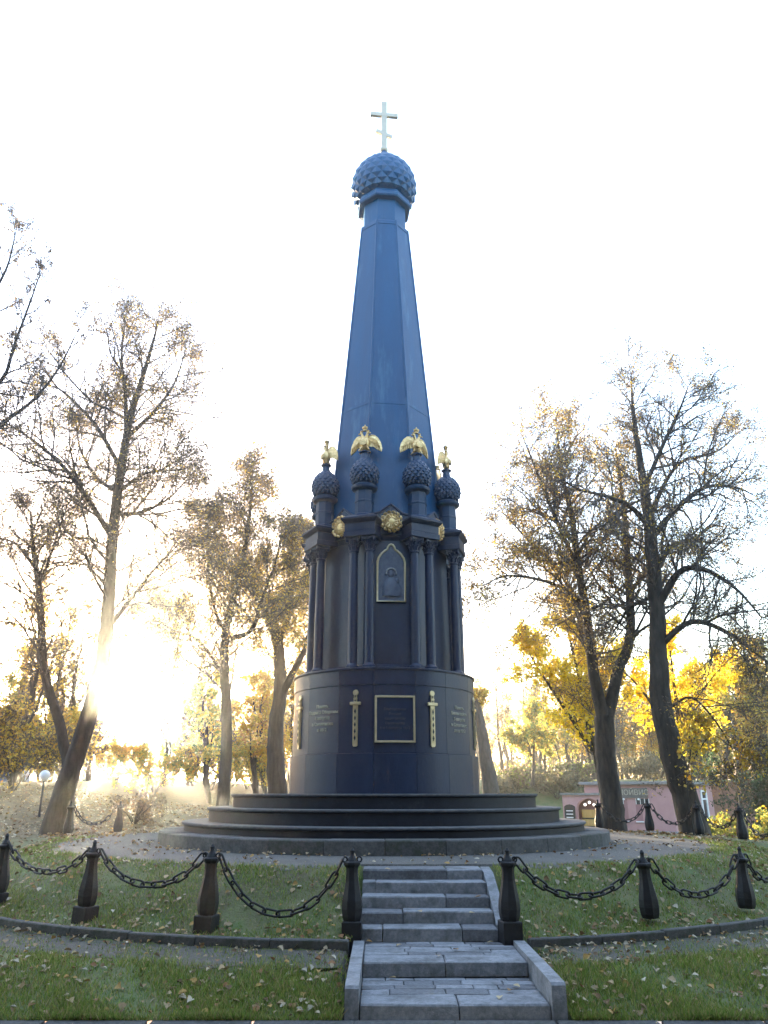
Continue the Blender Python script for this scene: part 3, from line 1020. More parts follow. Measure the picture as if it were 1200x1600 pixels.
def interp_poly(Pl, fr):
    """Pl (B,n,3), fr (B,k) in 0..1 -> points, tangents (B,k,3)"""
    n = Pl.shape[1]
    u = np.clip(fr * (n - 1), 0, n - 1.001)
    k = u.astype(int)
    w = (u - k)[..., None]
    b = np.arange(Pl.shape[0])[:, None]
    p0, p1 = Pl[b, k], Pl[b, k + 1]
    t = p1 - p0
    t = t / (np.linalg.norm(t, axis=2, keepdims=True) + 1e-9)
    return p0 * (1 - w) + p1 * w, t

def sprout(rg, base, tan, length, ang, n, wob, up, droop=0.0):
    """child polylines from base (M,3) with parent tangents"""
    M_ = len(base)
    rnd = rg.normal(size=(M_, 3))
    perp = rnd - tan * (rnd * tan).sum(1, keepdims=True)
    perp /= np.linalg.norm(perp, axis=1, keepdims=True) + 1e-9
    d = tan * np.cos(ang)[:, None] + perp * np.sin(ang)[:, None]
    d[:, 2] += up
    d /= np.linalg.norm(d, axis=1, keepdims=True) + 1e-9
    out = np.empty((M_, n, 3))
    out[:, 0] = base
    seg = (length / (n - 1))[:, None]
    for i in range(1, n):
        d = d + rg.normal(size=(M_, 3)) * wob
        d[:, 2] += up * .35 - droop
        d /= np.linalg.norm(d, axis=1, keepdims=True) + 1e-9
        out[:, i] = out[:, i - 1] + d * seg
    return out

def pick_cols(rg, n, pal, wts):
    pal = np.array(pal)
    k = rg.choice(len(pal), size=n, p=np.array(wts) / sum(wts))
    c = pal[k] * rg.uniform(.75, 1.25, size=(n, 1))
    return c

def leaf_mesh(rg, pts, size, pal, wts, m, flat=0.0, name='leaves', tri=False):
    n = len(pts)
    d1 = rg.normal(size=(n, 3))
    d1[:, 2] *= (1 - flat)
    d1 /= np.linalg.norm(d1, axis=1, keepdims=True)
    d2 = rg.normal(size=(n, 3))
    d2[:, 2] *= (1 - flat)
    d2 -= d1 * (d1 * d2).sum(1, keepdims=True)
    d2 /= np.linalg.norm(d2, axis=1, keepdims=True) + 1e-9
    s = size * rg.uniform(.6, 1.3, size=(n, 1))
    a = pts - d1 * s * .6
    b = pts + d2 * s * .42
    c = pts + d1 * s * .6
    d = pts - d2 * s * .42
    if tri:
        v = np.stack([a, c + d2 * s * .35, c - d2 * s * .35], 1).reshape(-1, 3)
        cc = np.repeat(pick_cols(rg, n, pal, wts), 3, axis=0)
        return fast_mesh(name, v, np.arange(3 * n).reshape(n, 3), m, False, cc)
    v = np.stack([a, b, c, d], 1).reshape(-1, 3)
    f = np.arange(4 * n).reshape(n, 4)
    cc = np.repeat(pick_cols(rg, n, pal, wts), 4, axis=0)
    return fast_mesh(name, v, f, m, False, cc)

BROWN = [(.15, .115, .085), (.18, .14, .10), (.11, .085, .065), (.23, .16, .08), (.20, .17, .12)]
YEL = [(.62, .42, .05), (.70, .52, .09), (.52, .34, .06), (.45, .36, .08), (.60, .33, .05)]
GLD = [(.84, .64, .03), (.88, .70, .06), (.74, .54, .03), (.78, .66, .10)]
GRN = [(.22, .26, .06), (.16, .22, .06), (.34, .33, .08), (.45, .40, .10)]

def thin(stems, k):
    return [(p, [r * k for r in rr_], f) for p, rr_, f in stems]

def smooth_stem(pts, rads, k=5, jig=0.0, rg=None):
    c = catmull(pts, k)
    t0 = np.linspace(0, 1, len(rads))
    r = np.interp(np.linspace(0, 1, len(c)), t0, rads)
    if jig and rg is not None:
        c[1:-1] += rg.normal(size=c[1:-1].shape) * jig * r[1:-1, None]
    return c, r

def make_tree(seed, stems, l1=(3.0, .45), k2=7, k3=4, nleaf=8000, lsize=.10, pal=BROWN, wts=None, t0=.35,
              ang1=(40, 70), up=.10, stemsides=9, leaf_low=None, l2f=.45, l3f=.5, spread=0.0, tri=False, zmin=None, r1=.013, droop=0.0):
    """stems: list of (pts, radii, spawn_from). returns (trunk mesh, branch mesh, leaf mesh)"""
    rg = np.random.default_rng(seed)
    tp = []
    B1p, B1t, B1l, B1r = [], [], [], []
    for (pts, rads, sp) in stems:
        c, r = smooth_stem(pts, rads, 5, .045, rg)
        v, f = tubes(c[None], r[None], stemsides)
        tp.append((v, f))
        seg = np.linalg.norm(np.diff(c, axis=0), axis=1)
        L = np.concatenate([[0], np.cumsum(seg)])
        s = sp * L[-1]
        while s < L[-1] * .995:
            fr = s / L[-1]
            p = np.array([np.interp(s, L, c[:, q]) for q in range(3)])
            k = min(np.searchsorted(L, s), len(c) - 1)
            t = c[k] - c[max(k - 1, 0)]
            t = t / (np.linalg.norm(t) + 1e-9)
            rad = np.interp(s, L, r)
            B1p.append(p)
            B1t.append(t)
            B1l.append(l1[0] * (1 - .55 * (fr - sp) / (1 - sp + 1e-6)) * rg.uniform(.55, 1.15))
            B1r.append(rad)
            s += l1[1] * rg.uniform(.6, 1.4)
        for _ in range(4):       # the stem end splits
            B1p.append(c[-1])
            B1t.append((c[-1] - c[-2]) / (np.linalg.norm(c[-1] - c[-2]) + 1e-9))
            B1l.append(l1[0] * .5 * rg.uniform(.6, 1.1))
            B1r.append(r[-1])
    B1p, B1t, B1l, B1r = map(np.array, (B1p, B1t, B1l, B1r))
    a1 = np.radians(rg.uniform(ang1[0], ang1[1], len(B1p)))
    Q1 = sprout(rg, B1p, B1t, B1l, a1, 7, .17, up, droop)
    rb = np.minimum(B1r * .6, r1 * B1l + .006)
    R1 = rb[:, None] * np.linspace(1, .25, 7)[None]
    br = [tubes(Q1, R1, 5)]
    fr = rg.uniform(.15, 1, size=(len(Q1), k2))
    p, t = interp_poly(Q1, fr)
    l2 = (B1l[:, None] * l2f * (1.15 - .6 * fr) * rg.uniform(.5, 1.2, fr.shape)).ravel()
    Q2 = sprout(rg, p.reshape(-1, 3), t.reshape(-1, 3), l2, np.radians(rg.uniform(25, 65, len(l2))), 5, .2, up * .8, droop)
    r2 = np.repeat(rb, k2) * (1 - .7 * fr.ravel()) * .6 + .002
    br.append(tubes(Q2, r2[:, None] * np.linspace(1, .35, 5)[None], 4))
    fr = rg.uniform(.15, 1, size=(len(Q2), k3))
    p, t = interp_poly(Q2, fr)
    l3 = (l2[:, None] * l3f * (1.2 - .6 * fr) * rg.uniform(.5, 1.3, fr.shape)).ravel()
    Q3 = sprout(rg, p.reshape(-1, 3), t.reshape(-1, 3), l3, np.radians(rg.uniform(25, 65, len(l3))), 3, .22, up * .6, droop)
    br.append(tubes(Q3, np.full((len(Q3), 1), .0062) * np.array([1, .85, .5])[None], 3))
    trunk = fast_mesh('trunk', *join(tp), BARK, True)
    branches = fast_mesh('branches', *join(br), TWIG, True)
    leaves = None
    if nleaf:
        src = np.concatenate([Q3.reshape(-1, 3), Q2[:, 2:].reshape(-1, 3)])
        if leaf_low is not None:
            z0, z1, lo, hi = leaf_low
            pr = lo + (hi - lo) * np.clip((src[:, 2] - z0) / (z1 - z0), 0, 1)
            # clumps
            pr *= (.35 + .65 * (np.sin(src[:, 0] * 1.7 + seed) * np.sin(src[:, 1] * 1.5) * np.sin(src[:, 2] * 1.6 + 2) > -.1))
            pr /= pr.sum()
            k = rg.choice(len(src), size=nleaf, p=pr)
        else:
            k = rg.integers(0, len(src), nleaf)
        pts = src[k] + rg.normal(size=(nleaf, 3)) * (lsize * .8 + spread)
        leaves = leaf_mesh(rg, pts, lsize, pal, wts or [1] * len(pal), LEAF_D if tri else LEAF, tri=tri)
    return trunk, branches, leaves

def put_tree(name, label, meshes, loc=(0, 0, 0), rz=0, sc=1.0, group=None):
    t = thing(name, label, 'tree', loc, rz, group)
    t.scale = (sc, sc, sc)
    tr = ob('trunk', meshes[0], t)
    ob('branches', meshes[1], t)
    if meshes[2] is not None:
        ob('crown', meshes[2], t)
    return t

def stem(D, pix, rads, frm=.35, dj=None):
    pts = []
    for i, (x, y) in enumerate(pix):
        d = D + (dj[i] if dj else 0)
        pts.append(P(x, y, d))
    return (pts, rads, frm)

# big left tree: leaning trunk and a second stem from the same foot
D = 25
A = [stem(D, [(70, 1345), (112, 1200), (148, 1090), (167, 980), (174, 860), (188, 740), (205, 650), (232, 560), (247, 505)], [.62, .42, .36, .31, .27, .23, .17, .10, .04], .40),
     stem(D, [(172, 835), (132, 772), (92, 722), (40, 680), (-10, 650)], [.14, .11, .09, .06, .03], .3, [0, -.6, -1.2, -1.6, -2]),
     stem(D, [(187, 728), (150, 665), (110, 622), (85, 600), (60, 560)], [.12, .10, .07, .05, .03], .2, [0, .6, 1.0, 1.4, 1.6]),
     stem(D, [(190, 765), (222, 742), (250, 735), (275, 720)], [.10, .07, .05, .03], .2, [0, -.6, -1, -1.2]),
     stem(D, [(198, 690), (196, 620), (190, 560), (195, 510)], [.15, .10, .06, .03], .15, [0, .5, .7, .8]),
     stem(D, [(167, 985), (205, 935), (245, 885), (280, 850)], [.13, .09, .06, .03], .3, [0, 1.0, 1.6, 2]),
     stem(D, [(200, 682), (242, 642), (272, 600), (288, 555)], [.12, .09, .06, .03], .15, [0, .4, .9, 1.2]),
     stem(D, [(180, 805), (222, 800), (262, 780), (290, 752)], [.12, .09, .06, .03], .15, [0, 1.0, 1.5, 1.9]),
     stem(D, [(184, 770), (150, 745), (125, 700), (118, 655)], [.11, .08, .06, .03], .15, [0, 1.0, 1.6, 2.0])]
A2 = [stem(D + .6, [(92, 1345), (108, 1220), (92, 1130), (70, 1050), (62, 930), (52, 860), (48, 800)], [.40, .27, .23, .20, .17, .12, .05], .45),
      stem(D + .6, [(57, 890), (25, 850), (-5, 840)], [.10, .06, .03], .2, [0, .8, 1.2]),
      stem(D + .6, [(60, 920), (85, 850), (105, 790)], [.10, .06, .03], .2, [0, -.8, -1.0])]
put_tree('park_tree', 'tall dark tree with two leaning trunks beside the low sun at the left', make_tree(11, thin(A + A2, .70), l1=(3.6, .24), k2=9, k3=5, nleaf=80000, lsize=.066, spread=.10, tri=True, pal=BROWN + YEL[:2], wts=[4, 4, 3, 2, 3, 1, 1], up=.12))
# tree beyond the left edge, boughs reaching in
D = 17
Bt = [stem(D, [(-190, 1400), (-180, 1150), (-150, 900), (-110, 700), (-70, 500), (-30, 330)], [.50, .36, .30, .22, .14, .05], .35),
      stem(D, [(-140, 800), (-60, 712), (0, 664), (52, 625), (92, 575), (122, 515)], [.17, .12, .10, .07, .05, .02], .35, [0, .3, .6, 1, 1.2, 1.3]),
      stem(D, [(-115, 720), (-45, 645), (5, 590), (22, 540), (45, 478), (62, 430)], [.14, .10, .08, .06, .045, .02], .3, [0, -.3, -.6, -.8, -.9, -1]),
      stem(D, [(-80, 560), (-25, 480), (10, 420), (25, 360)], [.12, .08, .05, .02], .3, [0, -.3, -.6, -.8])]
put_tree('park_tree', 'sparse tree whose thin boughs reach in from the left edge', make_tree(12, thin(Bt, .55), l1=(1.6, .28), k2=6, k3=4, nleaf=6000, lsize=.05, pal=BROWN, up=.18))
# middle distance trees left of the monument
D = 36
Ct = [stem(D, [(347, 1262), (354, 1140), (350, 1010), (364, 935), (384, 850), (392, 780), (394, 755)], [.40, .33, .28, .22, .15, .08, .03], .32),
      stem(D, [(352, 1000), (392, 985), (408, 940), (430, 880), (440, 830)], [.18, .14, .11, .07, .03], .25, [0, -.8, -1.2, -1.4, -1.6]),
      stem(D, [(353, 990), (335, 950), (325, 880), (330, 810)], [.14, .11, .07, .03], .25, [0, .8, 1.4, 1.8]),
      stem(D, [(352, 1060), (310, 1000), (270, 985), (235, 960)], [.12, .09, .06, .03], .25, [0, 1, 1.4, 2])]
put_tree('park_tree', 'rounded brownish tree with a straight trunk, midway left of the monument', make_tree(13, thin(Ct, .75), l1=(4.0, .25), k2=9, k3=5, nleaf=80000, lsize=.09, spread=.14, tri=True, pal=BROWN + YEL, wts=[4, 4, 3, 3, 3, 1, 1, 1, 1, 1], up=.14))
D = 42
Dt = [stem(D, [(434, 1245), (430, 1150), (438, 1075), (432, 1000), (412, 950), (405, 900)], [.62, .50, .42, .36, .22, .08], .5),
      stem(D, [(438, 1090), (458, 1050), (478, 1010), (490, 950), (500, 900)], [.26, .21, .17, .11, .05], .35, [0, -.4, -.6, -.4, 0]),
      stem(D, [(434, 1010), (450, 960), (460, 900), (465, 850)], [.2, .14, .09, .04], .25, [0, .7, 1.2, 1.3])]
put_tree('park_tree', 'thick pale trunked tree half hidden by the monument on its left', make_tree(14, thin(Dt, .85), l1=(3.2, .30), k2=8, k3=4, nleaf=34000, lsize=.11, spread=.14, tri=True, pal=BROWN[2:] + YEL + GRN[2:], up=.1))
# right: forked tree and leaning tree
D = 27.5
E = [stem(D, [(962, 1312), (955, 1250), (946, 1180), (944, 1120)], [.56, .43, .40, .40], .95),
     stem(D, [(943, 1130), (926, 1040), (917, 965), (905, 895), (892, 800), (878, 740), (868, 650)], [.27, .22, .19, .16, .12, .08, .03], .30, [0, -.2, -.4, -.5, -.4, -.3, -.2]),
     stem(D, [(948, 1130), (966, 1050), (985, 990), (981, 880), (975, 800), (962, 700)], [.27, .23, .20, .16, .11, .04], .28, [0, .3, .5, .6, .7, .8]),
     stem(D, [(938, 1110), (925, 1040), (912, 1000), (895, 940), (870, 900)], [.14, .10, .09, .06, .03], .3, [0, .5, 1.0, 1.6, 2]),
     stem(D, [(912, 945), (880, 920), (840, 905), (790, 900), (755, 915)], [.10, .08, .06, .045, .02], .25, [-.4, -.8, -1.2, -1.5, -1.7]),
     stem(D, [(897, 850), (870, 815), (845, 800), (815, 770)], [.09, .07, .05, .02], .2, [-.5, .2, .8, 1]),
     stem(D, [(984, 930), (1005, 895), (1020, 880)], [.09, .06, .03], .2, [.5, .9, 1.2]),
     stem(D, [(904, 890), (866, 805), (836, 730), (818, 685)], [.10, .08, .05, .02], .2, [-.5, -1.2, -1.7, -2]),
     stem(D, [(916, 965), (872, 890), (822, 840), (785, 800)], [.10, .08, .05, .02], .2, [-.4, .3, .9, 1.3])]
put_tree('park_tree', 'dark tree forking into tall stems, nearer right behind the stepped base', make_tree(15, thin(E, .85), l1=(3.6, .22), k2=9, k3=6, nleaf=66000, lsize=.066, spread=.10, tri=True, pal=BROWN + YEL, wts=[4, 3, 3, 3, 2, 3, 3, 2, 2, 2], up=.1, leaf_low=(5, 12, 1.4, .5)))
D = 25.5
Ft = [stem(D, [(1092, 1325), (1072, 1250), (1050, 1180), (1032, 1095), (1028, 1000), (1020, 875), (1012, 800), (1000, 720), (990, 650), (986, 585)], [.60, .46, .42, .40, .33, .28, .22, .15, .09, .03], .42),
      stem(D, [(1013, 822), (985, 792), (945, 775), (905, 765), (880, 750)], [.12, .10, .07, .05, .02], .25, [0, -.7, -1.2, -1.5, -1.7]),
      stem(D, [(1018, 842), (1052, 800), (1100, 762), (1150, 762), (1180, 775)], [.14, .11, .08, .05, .02], .25, [0, -.4, -.8, -1, -1.2]),
      stem(D, [(1015, 812), (1035, 762), (1065, 722), (1120, 705), (1150, 680)], [.12, .09, .07, .04, .02], .25, [0, .6, 1.0, 1.2, 1.3]),
      stem(D, [(1026, 952), (1060, 895), (1100, 890), (1150, 920), (1190, 965)], [.17, .13, .10, .06, .03], .25, [0, -.8, -1.3, -1.6, -1.8]),
      stem(D, [(1022, 900), (1048, 855), (1085, 845), (1120, 850)], [.13, .10, .07, .03], .25, [0, .6, 1, 1.3]),
      stem(D, [(1030, 1010), (1080, 972), (1140, 990), (1200, 1035)], [.14, .11, .08, .04], .25, [0, -.5, -.8, -1]),
      stem(D, [(1006, 765), (1036, 695), (1062, 640), (1075, 605)], [.10, .08, .05, .02], .2, [0, -.7, -1.1, -1.3]),
      stem(D, [(1024, 930), (985, 950), (960, 985)], [.09, .06, .03], .25, [0, .5, .9]),
      stem(D, [(1040, 1110), (1080, 1090), (1120, 1130), (1150, 1180)], [.06, .045, .03, .015], .3, [0, -.5, -.9, -1.1])]
put_tree('park_tree', 'leaning dark tree with spreading arching boughs at the right', make_tree(16, thin(Ft, .85), l1=(3.6, .22), k2=9, k3=6, nleaf=56000, lsize=.062, spread=.10, tri=True, pal=BROWN + YEL[:2], wts=[4, 4, 3, 2, 3, 2, 2], up=.06, leaf_low=(4, 13, 1.2, .7)))
# yellow foliage under the right trees
def rowan(seed, D, foot, top, spread, label, n=9000, ls=.13, pal=YEL, w=None, l1=2.0):
    st = [stem(D, [foot, ((foot[0] + top[0]) / 2 + 4, (foot[1] + top[1]) / 2), top], [.16, .11, .03], .35),
          stem(D, [((foot[0] * .6 + top[0] * .4), (foot[1] * .6 + top[1] * .4)), (top[0] - spread * .4, (foot[1] * .3 + top[1] * .7)), (top[0] - spread, top[1] + 40)], [.09, .06, .02], .2, [0, -.6, -1]),
          stem(D, [((foot[0] * .5 + top[0] * .5), (foot[1] * .5 + top[1] * .5)), (top[0] + spread * .5, (foot[1] * .3 + top[1] * .7)), (top[0] + spread, top[1] + 50)], [.09, .06, .02], .2, [0, .6, 1])]
    put_tree('yellow_tree', label, make_tree(seed, st, l1=(l1, .26), k2=7, k3=4, nleaf=n, lsize=ls, pal=pal, wts=w, up=.05, t0=.3))
rowan(21, 35, (953, 1305), (885, 975), 62, 'bright golden tree glowing behind the forked tree stems', 20000, .12, GLD, None, 2.6)
rowan(22, 36, (1072, 1305), (1045, 1000), 80, 'golden leaved tree between the forked tree and the leaning tree', 15000, .12, GLD, None, 2.6)
rowan(23, 60, (1190, 1262), (1175, 1020), 60, 'yellowing tree at the right edge behind the arching boughs', 15000, .18, YEL + GRN[2:], None, 3.4)
rowan(24, 70, (832, 1228), (828, 1110), 24, 'small yellow-green tree on the far embankment', 6000, .2, GRN + YEL[1:3], None, 2.4)

# low spray of golden leaves hanging before the leaning trunk
D = 24
Gs = [stem(D, [(1090, 1335), (1075, 1240), (1080, 1170), (1098, 1130)], [.03, .025, .018, .01], .5),
      stem(D, [(1082, 1190), (1110, 1150), (1140, 1165), (1165, 1180)], [.018, .014, .01, .006], .2)]
put_tree('sapling', 'thin sapling with golden leaves in front of the leaning trunk', make_tree(27, Gs, l1=(.8, .16), k2=5, k3=3, nleaf=900, lsize=.10, pal=YEL, up=.0, droop=.03))
# bare pale sapling by the brick wall
D = 34
Ss = [stem(D, [(1158, 1312), (1157, 1265), (1155, 1240)], [.06, .05, .045], .99),
      stem(D, [(1156, 1262), (1145, 1252), (1138, 1250)], [.04, .03, .012], .3),
      stem(D, [(1156, 1262), (1163, 1240), (1168, 1228)], [.04, .03, .012], .3),
      stem(D, [(1157, 1275), (1168, 1262), (1175, 1245)], [.03, .02, .012], .3)]
m3 = make_tree(28, Ss, l1=(1.0, .25), k2=4, k3=3, nleaf=0)
m3[0].materials[0] = BARK_GREY
m3[1].materials[0] = BARK_GREY
put_tree('sapling', 'pale leafless sapling in front of the brick wall', m3)
# broken grey trunk right of the drum
D = 46
Hs = [stem(D, [(768, 1240), (760, 1185), (750, 1130), (744, 1095)], [.50, .38, .30, .24], .9)]
m3 = make_tree(29, Hs, l1=(1.6, .4), k2=5, k3=4, nleaf=900, lsize=.14, pal=YEL)
m3[0].materials[0] = BARK_GREY
put_tree('park_tree', 'leaning grey trunk close behind the right side of the drum', m3)

# background wood: prototypes and copies
def proto(seed, h, forks, nleaf, pal, wts=None, ls=.22, l1=2.6):
    rg = np.random.default_rng(seed)
    pts = [(0, 0, -.3)]
    x = y = 0
    for i in range(1, 6):
        x += rg.normal() * .35
        y += rg.normal() * .35
        pts.append((x, y, h * i / 5))
    st = [(pts, [.26, .21, .17, .12, .08, .03], .30)]
    for q in range(forks):
        b = np.array(pts[1 + q % 3])
        an = rg.uniform(0, 6.28)
        dr = np.array([math.cos(an), math.sin(an), 0])
        st.append(([b, b + dr * h * .07 + np.array([0, 0, h * .15]), b + dr * h * .12 + np.array([0, 0, h * .42])], [.13, .09, .03], .25))
    return make_tree(seed + 100, st, l1=(l1, .55), k2=6, k3=3, nleaf=nleaf, lsize=ls, pal=pal, wts=wts, up=.16, stemsides=6)
MIX = BROWN + YEL + GRN
protos = [proto(1, 13, 2, 1600, BROWN + YEL[:3]), proto(2, 11, 3, 2600, YEL + BROWN), proto(3, 9, 2, 3000, GRN + YEL[:2]),
          proto(4, 14, 1, 900, BROWN), proto(5, 8, 3, 3200, YEL + [(.45, .22, .06)])]
rg = np.random.default_rng(99)
far_label = ['tall slender brown tree in the wood behind the pink building', 'yellow-brown tree in the wood behind the pink building', 'greenish tree in the wood behind the pink building',
             'thin almost bare tree in the wood behind the pink building', 'low golden tree in the wood behind the pink building']
cnt = 0
for i in range(95):
    px = rg.uniform(735, 1320)
    Dd = 86 + 60 * rg.random() ** 1.5
    k = int(rg.choice(5, p=[.26, .24, .18, .16, .16]))
    x = (px - 600) / 1200 * Dd * .94
    put_tree('wood_tree', far_label[k], protos[k], (x, Dd, float(ground(x, Dd)) - .1), rg.uniform(0, 6.28), rg.uniform(.75, 1.1), 'wood on the far right: ' + ['brown', 'yellow-brown', 'greenish', 'bare', 'golden'][k] + ' trees')
left_label = ['brown tree in the sunlit wood at the far left', 'yellow-brown tree in the sunlit wood at the far left', 'greenish tree in the sunlit wood at the far left',
              'almost bare tree in the sunlit wood at the far left', 'low golden tree in the sunlit wood at the far left']
for i in range(88):
    px = rg.uniform(-80, 470)
    Dd = 44 + 80 * rg.random()
    k = int(rg.choice(5, p=[.25, .2, .15, .15, .25]))
    if 105 < px < 285:
        if Dd < 75 or rg.random() < .45:
            continue
        k = 3 if rg.random() < .6 else 0
    x = (px - 600) / 1200 * Dd * .94
    put_tree('wood_tree', left_label[k], protos[k], (x, Dd, float(ground(x, Dd)) - .1), rg.uniform(0, 6.28), rg.uniform(.6, .95), 'wood on the far left: ' + ['brown', 'yellow-brown', 'greenish', 'bare', 'golden'][k] + ' trees')

for px, Dd, k, sc, lb in ((250, 56, 0, 1.0, 'thin brown tree rising just right of the sun'), (292, 62, 3, 1.0, 'bare thin tree between the sun and the straight-trunked tree'),
                          (138, 60, 0, .95, 'thin brown tree rising just left of the sun'), (212, 70, 3, 1.1, 'bare tall tree standing right behind the sun'), (20, 48, 0, .95, 'thin brown tree behind the second leaning stem')):
    x = (px - 600) / 1200 * Dd * .94
    put_tree('wood_tree', lb, protos[k], (x, Dd, float(ground(x, Dd)) - .1), px * .7, sc)

# far-off wood closing the view on both sides, one mass
rgf = np.random.default_rng(55)
nf = 34000
xf = rgf.uniform(-120, 150, nf)
xf = xf[(xf < -38 - 0 * xf) | (xf > 8) | (rgf.random(nf) < .25)]
yf = rgf.uniform(128, 175, len(xf))
hf = 5.5 + 2.5 * np.sin(xf * .21) + 1.6 * np.sin(xf * .57 + 1) + 1.0 * np.sin(xf * 1.3)
hf = np.where((xf > -72) & (xf < -30), 4.2, hf)
zf_ = ground(xf, yf) + rgf.random(len(xf)) ** .8 * np.clip(hf, 1.5, 20)
fw = ob('far_wood', leaf_mesh(rgf, np.stack([xf, yf, zf_], -1), .55, [(.13, .10, .05), (.20, .16, .05), (.10, .11, .04), (.26, .18, .06)], [3, 2, 2, 1], LEAF))
tag(fw, 'distant autumn wood along the horizon', 'wood', kind='stuff')

# unseen trees added behind the camera to shade the front faces, trunks and foliage
rgb_ = np.random.default_rng(77)
wv_, wf_ = [], []
tr_ = []
for i in range(26):
    a_ = math.radians(-100 + 200 * i / 25) + rgb_.normal() * .03
    R_ = rgb_.uniform(15, 24)
    c_ = np.array([R_ * math.sin(a_), -R_ * math.cos(a_) + 4, 0])
    hh = rgb_.uniform(20, 26)
    pl = np.stack([c_ + np.array([rgb_.normal() * .2 * q, rgb_.normal() * .2 * q, -.2 + hh * q / 5]) for q in range(6)])
    tr_.append(tubes(pl[None], np.linspace(.4, .06, 6)[None], 7))
    n_ = 1700
    d_ = rgb_.normal(size=(n_, 3))
    d_ /= np.linalg.norm(d_, axis=1, keepdims=True)
    d_ *= rgb_.random((n_, 1)) ** .4
    wv_.append(c_ + np.array([0, 0, hh * .55]) + d_ * np.array([3.6, 3.6, hh * .48]))
bwm = fast_mesh('shade_trunks', *join(tr_), BARK, True)
bwl = leaf_mesh(rgb_, np.vstack(wv_), 1.0, [(.06, .065, .025), (.08, .06, .03), (.045, .055, .025)], [1, 1, 1], LEAF, tri=True)
shade_wood = tag(ob('wood', bwl), 'unseen dark trees added behind the viewer to shade the fronts', 'wood', kind='stuff')
ob('trunks', bwm, shade_wood)

# bushes
def bush(seed, px, D, w, h, pal, label, n=2600, ls=.10):
    rg = np.random.default_rng(seed)
    x = (px - 600) / 1200 * D * .94
    z = float(ground(x, D))
    st = []
    for q in range(9):
        a = rg.uniform(0, 6.28)
        d = np.array([math.cos(a), math.sin(a), 0]) * w * rg.uniform(.2, .55)
        st.append(([np.array([0, 0, -.1]), d * .4 + np.array([0, 0, h * .4]), d + np.array([0, 0, h * rg.uniform(.6, .9)])], [.03, .02, .008], .25))
    m = make_tree(seed, st, l1=(w * .45, .45), k2=5, k3=3, nleaf=n, lsize=ls, pal=pal, up=.06, stemsides=5)
    t = thing('bush', label, 'bush', (x, D, z), 0)
    ob('stems', m[0], t)
    ob('branches', m[1], t)
    ob('foliage', m[2], t)
bush(41, 1130, 33, 2.6, 1.6, GRN, 'green-yellow bush below the pink building side windows', 3200)
bush(42, 1190, 31, 3.0, 2.0, GRN + YEL[:1], 'leafy green bush at the right edge behind the chain', 3600)
bush(43, 1185, 52, 5.0, 5.0, [(.03, .06, .03), (.05, .08, .035)], 'tall dark green shrub over the brick wall at the right', 6000, .16)
bush(44, 215, 31, 1.6, .9, BROWN, 'small brown bush on the leafy bank left of the base', 1500)
bush(45, 20, 38, 5, 3.5, BROWN + YEL, 'broad rusty bush on the bank at the left edge', 6000, .13)
bush(46, 110, 44, 5, 3.0, YEL + BROWN, 'golden brown bush on the bank below the sun', 5000, .13)
bush(47, 240, 48, 4, 2.2, YEL + GRN, 'yellow-green bush left of the straight-trunked tree', 4200, .13)
bush(48, 400, 56, 5, 3.5, YEL + GRN, 'yellow bush between the straight-trunked and pale-trunked trees', 5000, .14)
hz_l = ['just left of the globe lamp', 'behind the globe lamp', 'under the leaning trunks', 'at the foot of the bank below the sun', 'left of the straight trunk, low down', 'right of the straight trunk, low down', 'between the straight trunk and the thick pale one', 'far back at the left edge', 'far back below the second leaning stem']
for q, (px_, D_, w_, h_) in enumerate([(35, 50, 5, 4), (60, 58, 6, 5), (100, 54, 5, 3.6), (180, 62, 5, 2.6), (270, 66, 6, 4.6), (330, 58, 5, 4), (385, 64, 6, 4.5), (-10, 70, 7, 7), (75, 76, 7, 7)]):
    bush(60 + q, px_, D_, w_, h_, [YEL, YEL + BROWN, BROWN + GLD[:2]][q % 3], 'hazy golden bush ' + hz_l[q], 4200, .17)
em_l = ['nearest the monument', 'second from the monument', 'just left of the pink porch', 'above the pink porch', 'above the pink building roof']
for q, (px_, D_, w_, h_) in enumerate([(785, 77, 4, 2.0), (825, 80, 5, 1.6), (870, 78, 5, 2.2), (905, 81, 4, 2.0), (1000, 82, 6, 2.2)]):
    bush(80 + q, px_, D_, w_, h_, [[(.10, .11, .07), (.13, .13, .08), (.16, .14, .08)], GRN[:2] + BROWN[:2]][q % 2], 'grey-green bush on the far embankment, ' + em_l[q], 2600, .2)
bush(49, 300, 60, 5, 4, YEL, 'bright golden bush just right of the sun', 5000, .14)

# ------------------------------------------------------------------ pink building
PINK = mat('pink_plaster', (.42, .235, .235), (.48, .28, .275), scale=1.2, rough=.9, bump=.15, bscale=30)
PINK_D = mat('pink_recess', (.30, .15, .16), (.34, .18, .185), scale=2, rough=.9)
BRICK = mat('red_brick', (.22, .11, .075), (.30, .17, .12), scale=6, rough=.95, bump=.4, bscale=14)
ROOF = mat('grey_roof', (.14, .14, .145), (.22, .22, .225), scale=3, rough=.7)
PLINTH = mat('plinth', (.20, .21, .24), (.28, .29, .31), scale=4, rough=.9)
WHITE = mat('white_frame', (.74, .75, .76), (.80, .80, .80), scale=4, rough=.5)
GLASS = mat('window_glass', (.04, .05, .06), None, rough=.08, spec=.8)
SIGN = mat('sign_board', (.10, .09, .085), (.16, .145, .13), scale=5, rough=.7)
WOODY = mat('golden_wood', (.45, .28, .09), (.55, .36, .13), scale=5, rough=.6, stretch=(1, 1, .2))
DARK = mat('dark_recess', (.02, .018, .016), (.04, .035, .03), scale=3, rough=.9)
LAMP = bpy.data.materials.new('lamp_glow')
LAMP.use_nodes = True
b = LAMP.node_tree.nodes['Principled BSDF']
